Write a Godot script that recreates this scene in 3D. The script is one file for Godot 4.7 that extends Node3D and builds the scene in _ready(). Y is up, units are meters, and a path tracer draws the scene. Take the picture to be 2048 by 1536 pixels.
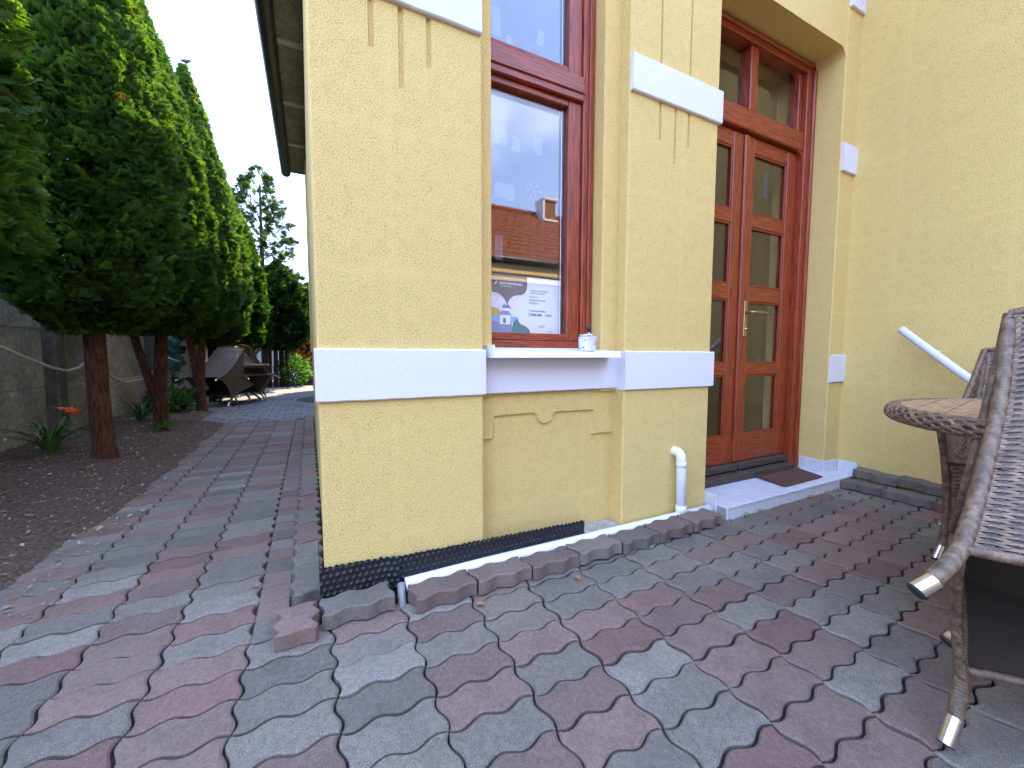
extends Node3D
# A yellow rendered house, its paved patio and the garden path beside it.

var rng := RandomNumberGenerator.new()
var taken := {}
var M := {}
var noise := FastNoiseLite.new()


# ------------------------------------------------------------------ shapes
class SB:
	var st := SurfaceTool.new()
	var n := 0
	func _init(smooth := false) -> void:
		st.begin(Mesh.PRIMITIVE_TRIANGLES)
		st.set_smooth_group(0 if smooth else -1)
	func v(p: Vector3, uv := Vector2.ZERO) -> void:
		st.set_uv(uv)
		st.add_vertex(p)
	# corners run counter-clockwise seen from outside
	func tri(a: Vector3, b: Vector3, c: Vector3, ua := Vector2.ZERO, ub := Vector2.ZERO, uc := Vector2.ZERO) -> void:
		v(a, ua); v(c, uc); v(b, ub)
		n += 1
	func quad(a: Vector3, b: Vector3, c: Vector3, d: Vector3, ua := Vector2.ZERO, ub := Vector2(1, 0), uc := Vector2(1, 1), ud := Vector2(0, 1)) -> void:
		tri(a, b, c, ua, ub, uc)
		tri(a, c, d, ua, uc, ud)
	func face(pts: Array, from: Vector3) -> void:
		var m := Vector3.ZERO
		for p in pts: m += p
		m /= pts.size()
		var nn: Vector3 = (pts[1] - pts[0]).cross(pts[2] - pts[0])
		var q := pts.duplicate()
		if nn.dot(m - from) < 0.0: q.reverse()
		for i in range(1, q.size() - 1): tri(q[0], q[i], q[i + 1])
	func box(c: Vector3, s: Vector3, b := 0.0, turn := Basis.IDENTITY) -> void:
		var h := s * 0.5
		b = minf(b, minf(h.x, minf(h.y, h.z)) * 0.95)
		var P := func(x: float, y: float, z: float) -> Vector3: return c + turn * Vector3(x, y, z)
		if b <= 0.0:
			for ax in 3:
				for sg in [-1.0, 1.0]:
					var q := []
					for k in [[-1, -1], [1, -1], [1, 1], [-1, 1]]:
						var w := Vector3.ZERO
						w[ax] = sg * h[ax]; w[(ax + 1) % 3] = k[0] * h[(ax + 1) % 3]; w[(ax + 2) % 3] = k[1] * h[(ax + 2) % 3]
						q.append(c + turn * w)
					face(q, c)
			return
		var i := h - Vector3(b, b, b)
		for ax in 3:
			var a1 := (ax + 1) % 3
			var a2 := (ax + 2) % 3
			for sg in [-1.0, 1.0]:
				var q := []
				for k in [[-1, -1], [1, -1], [1, 1], [-1, 1]]:
					var w := Vector3.ZERO
					w[ax] = sg * h[ax]; w[a1] = k[0] * i[a1]; w[a2] = k[1] * i[a2]
					q.append(c + turn * w)
				face(q, c)
			for s1 in [-1.0, 1.0]:
				for s2 in [-1.0, 1.0]:
					var e := []
					for k in [[0, -1], [0, 1], [1, 1], [1, -1]]:
						var w := Vector3.ZERO
						w[ax] = k[1] * i[ax]
						w[a1] = s1 * (h[a1] if k[0] == 0 else i[a1])
						w[a2] = s2 * (i[a2] if k[0] == 0 else h[a2])
						e.append(c + turn * w)
					face(e, c)
		for x in [-1.0, 1.0]:
			for y in [-1.0, 1.0]:
				for z in [-1.0, 1.0]:
					face([P.call(x * h.x, y * i.y, z * i.z), P.call(x * i.x, y * h.y, z * i.z), P.call(x * i.x, y * i.y, z * h.z)], c)
	func span(a: Vector3, b: Vector3, bev := 0.0) -> void:
		box((a + b) * 0.5, (b - a).abs(), bev)
	func tube(pts: Array, rad: Array, seg := 10, caps := true, turns := 0.0) -> void:
		var rings := []
		var d0: Vector3 = (pts[1] - pts[0]).normalized()
		var up := Vector3.UP if absf(d0.y) < 0.9 else Vector3.RIGHT
		var x: Vector3 = d0.cross(up).normalized()
		var lng := 0.0
		var lens := []
		for i in pts.size():
			var d: Vector3 = (pts[mini(i + 1, pts.size() - 1)] - pts[maxi(i - 1, 0)]).normalized()
			x = (x - d * x.dot(d)).normalized()
			var y := d.cross(x)
			if i > 0: lng += (pts[i] - pts[i - 1]).length()
			lens.append(lng)
			var ring := []
			var r: float = rad[mini(i, rad.size() - 1)]
			for k in seg:
				var a := TAU * k / seg
				ring.append(pts[i] + (x * cos(a) + y * sin(a)) * r)
			rings.append(ring)
		for i in pts.size() - 1:
			for k in seg:
				var k2 := (k + 1) % seg
				var u0 := float(k) / seg
				var u1 := float(k + 1) / seg
				quad(rings[i][k], rings[i][k2], rings[i + 1][k2], rings[i + 1][k], Vector2(u0, lens[i]), Vector2(u1, lens[i]), Vector2(u1, lens[i + 1]), Vector2(u0, lens[i + 1]))
		if caps:
			for e in [0, pts.size() - 1]:
				var c: Vector3 = pts[e]
				var o: Vector3 = pts[1] if e == 0 else pts[e - 1]
				for k in seg: face([c, rings[e][k], rings[e][(k + 1) % seg]], o)
	func lathe(prof: Array, seg := 24, at := Transform3D.IDENTITY) -> void:
		for i in prof.size() - 1:
			for k in seg:
				var a := TAU * k / seg
				var b := TAU * (k + 1) / seg
				var p: Vector2 = prof[i]
				var q: Vector2 = prof[i + 1]
				var A := at * Vector3(cos(a) * p.x, p.y, sin(a) * p.x)
				var B := at * Vector3(cos(b) * p.x, p.y, sin(b) * p.x)
				var C := at * Vector3(cos(b) * q.x, q.y, sin(b) * q.x)
				var D := at * Vector3(cos(a) * q.x, q.y, sin(a) * q.x)
				var u := float(k) / seg
				var w := float(k + 1) / seg
				if p.x > 1e-5: tri(A, C, B, Vector2(u, p.y), Vector2(w, q.y), Vector2(w, p.y))
				if q.x > 1e-5: tri(A, D, C, Vector2(u, p.y), Vector2(u, q.y), Vector2(w, q.y))
	func grid(nx: int, ny: int, f: Callable, flip := false) -> void:
		var rows := []
		for j in ny + 1:
			var row := []
			for i in nx + 1: row.append(f.call(float(i) / nx, float(j) / ny))
			rows.append(row)
		for j in ny:
			for i in nx:
				var ua := Vector2(float(i) / nx, float(j) / ny)
				var uc := Vector2(float(i + 1) / nx, float(j + 1) / ny)
				if flip: quad(rows[j][i], rows[j + 1][i], rows[j + 1][i + 1], rows[j][i + 1], ua, Vector2(ua.x, uc.y), uc, Vector2(uc.x, ua.y))
				else: quad(rows[j][i], rows[j][i + 1], rows[j + 1][i + 1], rows[j + 1][i], ua, Vector2(uc.x, ua.y), uc, Vector2(ua.x, uc.y))
	# flat outline (x, y) pushed from z = 0 back to z = -depth
	func plate(poly: PackedVector2Array, depth: float, at := Transform3D.IDENTITY) -> void:
		var p := poly
		if Geometry2D.is_polygon_clockwise(p): p.reverse()
		var t := Geometry2D.triangulate_polygon(p)
		var F := func(i: int, z: float) -> Vector3: return at * Vector3(p[i].x, p[i].y, z)
		for k in range(0, t.size(), 3):
			var a := p[t[k]]; var b := p[t[k + 1]]; var c := p[t[k + 2]]
			var w := (b - a).cross(c - a) > 0
			var i1: int = t[k + 1] if w else t[k + 2]
			var i2: int = t[k + 2] if w else t[k + 1]
			tri(F.call(t[k], 0.0), F.call(i1, 0.0), F.call(i2, 0.0), a, p[i1], p[i2])
			tri(F.call(t[k], -depth), F.call(i2, -depth), F.call(i1, -depth), a, p[i2], p[i1])
		for i in p.size():
			var j := (i + 1) % p.size()
			quad(F.call(i, 0.0), F.call(i, -depth), F.call(j, -depth), F.call(j, 0.0))
	func done() -> ArrayMesh:
		st.generate_normals()
		st.index()
		return st.commit()


func numbered(called: String) -> String:
	if not taken.has(called):
		taken[called] = 0
		return called
	taken[called] += 1
	return "%s_%03d" % [called, taken[called]]


func tag(o: Node, label: String, category: String, group := "") -> Node:
	o.set_meta("label", label)
	o.set_meta("category", category)
	if group: o.set_meta("group", group)
	return o


func thing(called: String, label: String, category: String, at := Vector3.ZERO, turn := 0.0, group := "") -> Node3D:
	var o := Node3D.new()
	o.name = numbered(called)
	add_child(o)
	o.position = at
	o.rotation.y = turn
	tag(o, label, category, group)
	return o


func part(parent: Node, called: String, mesh: Mesh, m: Material, at := Transform3D.IDENTITY) -> MeshInstance3D:
	var o := MeshInstance3D.new()
	o.name = called
	o.mesh = mesh
	o.material_override = m
	o.transform = at
	parent.add_child(o, true)
	return o


func solo(called: String, mesh: Mesh, m: Material, label: String, category: String, group := "") -> MeshInstance3D:
	var o := part(self, numbered(called), mesh, m)
	tag(o, label, category, group)
	return o


func structure(called: String, mesh: Mesh = null, m: Material = null) -> Node3D:
	var o: Node3D
	if mesh:
		o = part(self, numbered(called), mesh, m)
	else:
		o = Node3D.new()
		o.name = numbered(called)
		add_child(o)
	o.set_meta("kind", "structure")
	return o


func copy_of(o: Node3D, at: Vector3, turn: float, label: String) -> Node3D:
	var base: String = o.name
	var c: Node3D = o.duplicate()
	c.name = numbered(base)
	add_child(c)
	c.position = at
	c.rotation = Vector3(0, turn, 0)
	c.set_meta("label", label)
	return c


# ------------------------------------------------------------------ materials
func lin(r: float, g: float, b: float) -> Color:
	return Color(r, g, b).linear_to_srgb()


func mat(called: String, c: Color, rough := 0.8, tex: Texture2D = null, scale := 1.0, height: Texture2D = null, relief := 0.0) -> StandardMaterial3D:
	var m := StandardMaterial3D.new()
	m.resource_name = called
	m.albedo_color = c
	m.roughness = rough
	if tex or height:
		m.uv1_triplanar = true
		m.uv1_world_triplanar = true
		m.uv1_scale = Vector3.ONE * scale
		m.uv1_triplanar_sharpness = 4.0
	if tex: m.albedo_texture = tex
	if height:
		m.heightmap_enabled = true
		m.heightmap_texture = height
		m.heightmap_scale = relief
	M[called] = m
	return m


func nz(freq: float, sd: int, oct := 3, kind := FastNoiseLite.TYPE_SIMPLEX_SMOOTH) -> FastNoiseLite:
	var f := FastNoiseLite.new()
	f.seed = sd
	f.noise_type = kind
	f.frequency = freq
	f.fractal_octaves = oct
	if oct <= 1: f.fractal_type = FastNoiseLite.FRACTAL_NONE
	return f


func gray(f: FastNoiseLite, n: int) -> PackedByteArray:
	var im := f.get_seamless_image(n, n, false, false, 0.12, true)
	im.convert(Image.FORMAT_L8)
	return im.get_data()


# an image whose pixel is ramp(value of each noise)
func paint(n: int, layers: Array, f: Callable) -> ImageTexture:
	var data := []
	for l in layers: data.append(gray(l, n))
	var im := Image.create(n, n, false, Image.FORMAT_RGB8)
	var out := PackedByteArray()
	out.resize(n * n * 3)
	for i in n * n:
		var v := []
		for d in data: v.append(d[i] / 255.0)
		var c: Color = f.call(v)
		out[i * 3] = clampi(int(c.r * 255.0), 0, 255)
		out[i * 3 + 1] = clampi(int(c.g * 255.0), 0, 255)
		out[i * 3 + 2] = clampi(int(c.b * 255.0), 0, 255)
	im = Image.create_from_data(n, n, false, Image.FORMAT_RGB8, out)
	im.generate_mipmaps()
	return ImageTexture.create_from_image(im)


func over(m: StandardMaterial3D, tex: Texture2D, scale: float) -> void:
	m.detail_enabled = true
	m.detail_blend_mode = BaseMaterial3D.BLEND_MODE_MUL
	m.detail_albedo = tex
	m.detail_uv_layer = BaseMaterial3D.DETAIL_UV_2
	m.uv2_triplanar = true
	m.uv2_world_triplanar = true
	m.uv2_scale = Vector3.ONE * scale


func make_materials() -> void:
	var blot := paint(512, [nz(0.006, 5, 4), nz(0.03, 6, 3)], func(v: Array) -> Color:
		var a: float = 0.94 + 0.06 * smoothstep(0.25, 0.6, v[0]) * (0.75 + 0.25 * smoothstep(0.2, 0.6, v[1]))
		return Color(a, a, a * 0.995))
	M.blot = blot
	# weather: small dirt specks and a few scuffs
	var specks := paint(1024, [nz(0.075, 17, 3), nz(0.012, 18, 3)], func(v: Array) -> Color:
		var a := 1.0
		var dirty: float = smoothstep(0.45, 0.75, v[1])
		a -= 0.17 * smoothstep(0.84 - 0.14 * dirty, 0.93, v[0])
		a -= 0.05 * dirty * smoothstep(0.45, 0.7, v[0])
		return Color(a, a * 0.99, a * 0.975))
	var pv_soft := paint(256, [nz(0.05, 15, 3), nz(0.3, 16, 1)], func(v: Array) -> Color:
		var a: float = 0.98 + 0.025 * (v[0] - 0.5) + 0.04 * (v[1] - 0.5)
		return Color(a, a, a))
	# scraped render: a close grain of pits
	var pits := func(v: Array) -> float: return 0.45 * smoothstep(0.25, 0.6, v[0]) + 0.2 * v[1] + 0.35 * smoothstep(0.16, 0.30, v[2])
	var grains := [nz(0.17, 11, 2), nz(0.33, 12, 1), nz(0.10, 13, 2)]
	var st_h := paint(512, grains, func(v: Array) -> Color:
		var h: float = pits.call(v)
		return Color(h, h, h))
	var st_c := paint(512, grains, func(v: Array) -> Color:
		var h: float = lerpf(0.60, 1.0, pow(pits.call(v), 0.8))
		return Color(h, h * 0.985, h * 0.95))
	over(mat("stucco", lin(0.83, 0.645, 0.25), 0.92, st_c, 2.1, st_h, 0.13), specks, 1.25)
	over(mat("stucco_panel", lin(0.81, 0.62, 0.238), 0.92, st_c, 2.2, st_h, 0.14), specks, 1.35)
	mat("white_paint", lin(0.72, 0.71, 0.73), 0.75, pv_soft, 2.6, st_h, 0.04)
	mat("white_metal", lin(0.80, 0.80, 0.81), 0.4)
	mat("grey_plastic", lin(0.24, 0.24, 0.235), 0.5)
	mat("white_plastic", lin(0.76, 0.77, 0.79), 0.35)
	# concrete pavers: fine aggregate
	var pv := paint(512, [nz(0.42, 21, 1), nz(0.035, 22, 4), nz(0.20, 23, 1)], func(v: Array) -> Color:
		var a: float = 0.76 + 0.20 * (v[0] - 0.5) + 0.16 * (v[1] - 0.5)
		if v[2] > 0.82: a += 0.34
		if v[2] < 0.15: a -= 0.26
		return Color(a, a, a))
	var pv_h := paint(512, [nz(0.42, 21, 1), nz(0.05, 24, 2)], func(v: Array) -> Color:
		var a: float = 0.8 * v[0] + 0.2 * v[1]
		return Color(a, a, a))
	var tones := [[0.33, 0.282, 0.22], [0.282, 0.24, 0.188], [0.395, 0.342, 0.272], [0.238, 0.20, 0.157], [0.335, 0.277, 0.207],
		[0.345, 0.208, 0.162], [0.292, 0.17, 0.132], [0.365, 0.238, 0.183], [0.282, 0.193, 0.15], [0.335, 0.228, 0.176]]
	for i in tones.size():
		var t: Array = tones[i]
		over(mat("paver_%d" % i, lin(t[0], t[1], t[2]), 0.9, pv, 2.3 + 0.11 * i, pv_h, 0.06), blot, 1.3 + 0.1 * i)
	over(mat("slab", lin(0.34, 0.34, 0.35), 0.9, pv, 2.0, pv_h, 0.15), blot, 0.9)
	M.slab.vertex_color_use_as_albedo = true
	mat("joint", lin(0.06, 0.05, 0.042), 1.0, pv, 4.0, pv_h, 0.4)
	var soil := paint(512, [nz(0.05, 31, 4), nz(0.25, 32, 2)], func(v: Array) -> Color:
		var a: float = 0.35 + 0.5 * v[0] + 0.5 * (v[1] - 0.4)
		return Color(a, a * 0.93, a * 0.86))
	mat("soil", lin(0.29, 0.225, 0.175), 1.0, soil, 1.4, soil, 2.2)
	mat("gravel", lin(0.30, 0.27, 0.23), 1.0, soil, 2.5, soil, 1.5)
	var conc := paint(512, [nz(0.008, 41, 4), nz(0.05, 42, 4), nz(0.3, 43, 2)], func(v: Array) -> Color:
		var a: float = 0.66 + 0.16 * (v[0] - 0.45) + 0.22 * (v[1] - 0.5) + 0.14 * (v[2] - 0.5)
		return Color(a, a * 0.985, a * 0.95))
	mat("concrete", lin(0.88, 0.84, 0.76), 0.95, conc, 0.55, pv_h, 0.5)
	mat("concrete_post", lin(0.36, 0.34, 0.31), 0.95, conc, 0.8, pv_h, 0.5)
	# varnished wood, grain along y or x
	var grain := paint(512, [nz(0.012, 51, 4), nz(0.06, 52, 3)], func(v: Array) -> Color:
		var a: float = 0.66 + 0.42 * (v[0] - 0.45) + 0.25 * (v[1] - 0.5)
		return Color(a, a * 0.97, a * 0.95))
	for k in [["wood_up", Vector3(14, 0.9, 14)], ["wood_across", Vector3(0.9, 14, 14)]]:
		var w := mat(k[0], lin(0.58, 0.092, 0.023), 0.42, grain, 1.0)
		w.uv1_scale = k[1]
		w.clearcoat_enabled = true
		w.clearcoat = 0.12
		w.clearcoat_roughness = 0.25
	for k in [["wood_old_up", Vector3(18, 1.2, 18)], ["wood_old_across", Vector3(1.2, 18, 18)]]:
		var w := mat(k[0], lin(0.55, 0.088, 0.023), 0.5, grain, 1.0)
		w.uv1_scale = k[1]
	var gw := mat("wood_grey", lin(0.15, 0.105, 0.075), 0.85, grain, 1.0)
	gw.uv1_scale = Vector3(1.0, 16, 16)
	var teak := mat("teak", lin(0.78, 0.47, 0.24), 0.55, grain, 1.0)
	teak.uv1_scale = Vector3(1.2, 15, 15)
	var g := mat("glass", Color(0.35, 0.66, 1.0, 0.0), 0.02)
	g.transparency = BaseMaterial3D.TRANSPARENCY_ALPHA
	g.metallic = 0.0
	g.metallic_specular = 0.5
	var g2 := mat("door_glass", Color(0.86, 0.9, 0.92, 0.0), 0.02)
	g2.transparency = BaseMaterial3D.TRANSPARENCY_ALPHA
	g2.metallic = 0.0
	var brass := mat("brass", lin(0.44, 0.31, 0.17), 0.42)
	brass.metallic = 1.0
	var steel := mat("steel", lin(0.72, 0.72, 0.72), 0.22)
	steel.metallic = 1.0
	mat("black_plastic", lin(0.012, 0.012, 0.014), 0.35)
	mat("underseat_shade", lin(0.05, 0.038, 0.028), 1.0).metallic_specular = 0.1  # dark tone standing for the shade under the chair seats
	mat("black_rubber", lin(0.02, 0.02, 0.02), 0.7)
	var tilt := paint(256, [nz(0.02, 61, 3), nz(0.2, 62, 2)], func(v: Array) -> Color:
		var a: float = 0.92 + 0.1 * (v[0] - 0.5) + 0.05 * (v[1] - 0.5)
		return Color(a, a, a))
	mat("tile", lin(0.74, 0.74, 0.76), 0.3, tilt, 3.0)
	mat("grout", lin(0.33, 0.30, 0.27), 0.95)
	var mt := mat("mat_cloth", lin(0.22, 0.075, 0.042), 0.98, pv, 6.0, pv_h, 0.5)
	mt.rim_enabled = true
	mt.rim = 0.3
	# wicker strands
	var wk := paint(256, [nz(0.03, 71, 3), nz(0.2, 72, 2)], func(v: Array) -> Color:
		var a: float = 0.72 + 0.55 * (v[0] - 0.5) + 0.25 * (v[1] - 0.5)
		return Color(a, a * 0.985, a * 0.97))
	mat("wicker", lin(0.36, 0.238, 0.145), 0.5, wk, 3.0)
	mat("wicker_edge", lin(0.30, 0.195, 0.118), 0.5, wk, 4.0)
	mat("wicker_warp", lin(0.15, 0.108, 0.078), 0.6, wk, 4.0)
	# bark and leaves
	var bk := paint(512, [nz(0.012, 81, 4), nz(0.06, 82, 4)], func(v: Array) -> Color:
		var a: float = 0.56 + 0.45 * (v[0] - 0.4) + 0.5 * (v[1] - 0.5)
		return Color(a, a * 0.9, a * 0.86))
	var b := mat("bark", lin(0.40, 0.185, 0.125), 0.95, bk, 1.0, bk, 2.5)
	b.uv1_scale = Vector3(7, 1.1, 7)
	var b2 := mat("bark_grey", lin(0.19, 0.13, 0.10), 0.95, bk, 1.0, bk, 2.0)
	b2.uv1_scale = Vector3(7, 1.1, 7)
	for k in [["leaf", 0.55, 1.0], ["leaf_glossy", 0.35, 0.4]]:
		var l := mat(k[0], Color.WHITE, k[1])
		l.vertex_color_use_as_albedo = true
		l.metallic_specular = 0.25
		l.backlight_enabled = true
		l.backlight = Color(1.0, 1.0, 0.45) * k[2]
	var pt := mat("petal", lin(0.80, 0.12, 0.015), 0.6)
	pt.backlight_enabled = true
	pt.backlight = Color(0.5, 0.4, 0.3)
	mat("hose", lin(0.56, 0.54, 0.50), 0.55)
	mat("gutter", lin(0.022, 0.018, 0.018), 0.4)
	mat("soffit", lin(0.60, 0.60, 0.53), 0.8, conc, 0.9)
	mat("soffit_batten", lin(0.52, 0.49, 0.42), 0.8)
	mat("room", lin(0.30, 0.27, 0.23), 0.9)
	mat("room_boards", lin(0.13, 0.075, 0.045), 0.6)
	mat("ceiling", lin(0.45, 0.44, 0.42), 0.9)
	var rt := paint(512, [nz(0.02, 91, 3), nz(0.12, 92, 3)], func(v: Array) -> Color:
		var a: float = 0.6 + 0.7 * (v[0] - 0.45) + 0.7 * (v[1] - 0.5)
		return Color(a, a * 0.92, a * 0.88))
	mat("roof_tile", lin(0.52, 0.165, 0.065), 0.85, rt, 0.8)
	mat("cream", lin(0.82, 0.62, 0.31), 0.9, st_c, 1.0, st_h, 0.2)
	mat("plaster_grey", lin(0.20, 0.185, 0.16), 0.9, conc, 0.6)
	mat("brick_face", lin(0.50, 0.24, 0.10), 0.9, rt, 2.5)
	mat("log", lin(0.24, 0.17, 0.12), 0.95, bk, 2.0)
	mat("blue", lin(0.04, 0.09, 0.35), 0.4)
	mat("bird", lin(0.07, 0.065, 0.07), 0.8)
	mat("poster_white", lin(0.74, 0.77, 0.82), 0.6)
	for k in [["ink_grey", 0.13, 0.12, 0.14], ["ink_teal", 0.02, 0.19, 0.21], ["ink_blue", 0.09, 0.17, 0.42], ["ink_sky", 0.20, 0.42, 0.68], ["ink_violet", 0.22, 0.26, 0.50], ["ink_yellow", 0.55, 0.38, 0.05], ["ink_pale", 0.52, 0.60, 0.68], ["ink_dark", 0.04, 0.06, 0.16], ["ink_text", 0.24, 0.28, 0.36], ["ink_paper", 0.82, 0.84, 0.86], ["ink_red", 0.45, 0.05, 0.04], ["ink_green", 0.05, 0.30, 0.12]]:
		mat(k[0], lin(k[1], k[2], k[3]), 0.6)
	mat("pale_sheet", lin(0.09, 0.11, 0.15), 0.9)  # shared by the rectangles added behind the window and the snowflake
	mat("tin", lin(0.74, 0.72, 0.80), 0.35)
	mat("tin_print", lin(0.12, 0.11, 0.30), 0.4)
	mat("dry_leaf", lin(0.30, 0.15, 0.06), 0.9)
	mat("far_wall", lin(0.55, 0.53, 0.49), 0.9, conc, 0.5)
	M.litter = mat("litter", Color.WHITE, 0.95)
	M.litter.vertex_color_use_as_albedo = true


# ------------------------------------------------------------------ light and camera
func set_the_light() -> void:
	var cam := Camera3D.new()
	cam.name = "camera"
	cam.position = Vector3(0, 0.87, 0)
	cam.rotation_order = EULER_ORDER_YXZ
	cam.rotation = Vector3(-0.070669, -0.465769, 0.000876)
	cam.fov = 87.513
	cam.near = 0.03
	cam.far = 600.0
	add_child(cam)
	cam.current = true
	var sun := DirectionalLight3D.new()
	sun.name = "sun"
	sun.light_energy = 1.6
	sun.light_color = Color(1.0, 0.93, 0.80)
	sun.light_angular_distance = 0.5
	sun.shadow_enabled = true
	add_child(sun)
	sun.look_at_from_position(Vector3(0.40, 0.62, -0.68), Vector3.ZERO, Vector3.UP)
	var e := Environment.new()
	e.background_mode = Environment.BG_SKY
	var s := ProceduralSkyMaterial.new()
	s.sky_top_color = Color(0.455, 0.54, 0.715)
	s.sky_horizon_color = Color(0.625, 0.665, 0.775)
	s.sky_curve = 0.18
	s.ground_bottom_color = Color(0.25, 0.24, 0.22)
	s.ground_horizon_color = Color(0.45, 0.47, 0.48)
	s.sun_angle_max = 70.0
	s.sun_curve = 0.22
	s.sky_energy_multiplier = 1.55
	var cl := nz(0.011, 301, 5)
	var im := cl.get_seamless_image(1024, 512, false, false, 0.2, true)
	im.convert(Image.FORMAT_RGBA8)
	for y in 512:
		for x in 1024:
			var v := im.get_pixel(x, y).r
			im.set_pixel(x, y, Color(1, 1, 1, 0.32 * smoothstep(0.52, 0.85, v)))
	s.sky_cover = ImageTexture.create_from_image(im)
	var sky := Sky.new()
	sky.sky_material = s
	e.sky = sky
	e.tonemap_mode = Environment.TONE_MAPPER_LINEAR
	e.tonemap_exposure = 4.3
	e.sdfgi_enabled = true
	e.ssao_enabled = true
	e.ssil_enabled = true
	var w := WorldEnvironment.new()
	w.name = "environment"
	w.environment = e
	add_child(w)


func _ready() -> void:
	rng.seed = 4711
	noise.seed = 77
	noise.frequency = 1.0
	set_the_light()
	make_materials()
	build_ground()
	build_house()
	build_neighbour()
	build_garden_wall()
	build_trees()
	build_plants()
	build_furniture()
	build_small_things()


# ------------------------------------------------------------------ ground
const ROW := 0.1085
const COLS := [-1.05, -0.835, -0.62, -0.41, -0.19, 0.036, 0.262, 0.489, 0.714, 0.957, 1.205, 1.449, 1.696, 1.93, 2.17, 2.41, 2.65, 2.89, 3.13, 3.37]
const ROW0 := -1.062
const WX := 0.2255


func paver_outline() -> PackedVector2Array:
	var p := PackedVector2Array()
	var a := WX / 2
	var b := ROW / 2
	for k in 18:
		var t := k / 18.0
		p.append(Vector2(-a + WX * t, -b + 0.0095 * sin(TAU * 2 * t)))
	for k in 9:
		var t := k / 9.0
		p.append(Vector2(a - 0.0085 * sin(TAU * t), -b + ROW * t))
	for k in 18:
		var t := 1.0 - k / 18.0
		p.append(Vector2(-a + WX * t, b + 0.0095 * sin(TAU * 2 * t)))
	for k in 9:
		var t := 1.0 - k / 9.0
		p.append(Vector2(-a - 0.0085 * sin(TAU * t), -b + ROW * t))
	return p


func shrink(p: PackedVector2Array, d: float) -> PackedVector2Array:
	var out := PackedVector2Array()
	var n := p.size()
	for i in n:
		var t := (p[(i + 1) % n] - p[(i + n - 1) % n]).normalized()
		out.append(p[i] + Vector2(-t.y, t.x) * d)
	return out


# a paver with its top at y = 0
func paver_into(sb: SB, xf: Transform3D, deep := 0.05, worn := 0) -> void:
	var o := shrink(paver_outline(), 0.0034)
	var i := shrink(o, 0.0050)
	if worn > 0:
		for k in o.size():
			var w := absf(noise.get_noise_2d(o[k].x * 31.0 + worn * 9.1, o[k].y * 31.0)) * 0.006
			i[k] += (Vector2.ZERO - i[k]).normalized() * w
	var t := Geometry2D.triangulate_polygon(i)
	var n := o.size()
	for k in range(0, t.size(), 3):
		var a := i[t[k]]; var b := i[t[k + 1]]; var c := i[t[k + 2]]
		sb.face([xf * Vector3(a.x, 0, a.y), xf * Vector3(b.x, 0, b.y), xf * Vector3(c.x, 0, c.y)], xf * Vector3(0, -1, 0))
	for k in n:
		var j := (k + 1) % n
		var a := Vector3(i[k].x, 0, i[k].y)
		var b := Vector3(i[j].x, 0, i[j].y)
		var c := Vector3(o[j].x, -0.0045, o[j].y)
		var d := Vector3(o[k].x, -0.0045, o[k].y)
		sb.quad(xf * a, xf * b, xf * c, xf * d)
		sb.quad(xf * d, xf * c, xf * Vector3(c.x, -deep, c.z), xf * Vector3(d.x, -deep, d.z))


func paver_tone(reds: float) -> int:
	if rng.randf() < reds: return 5 + rng.randi() % 5
	return [0, 0, 1, 1, 2, 3, 4][rng.randi() % 7]


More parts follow.
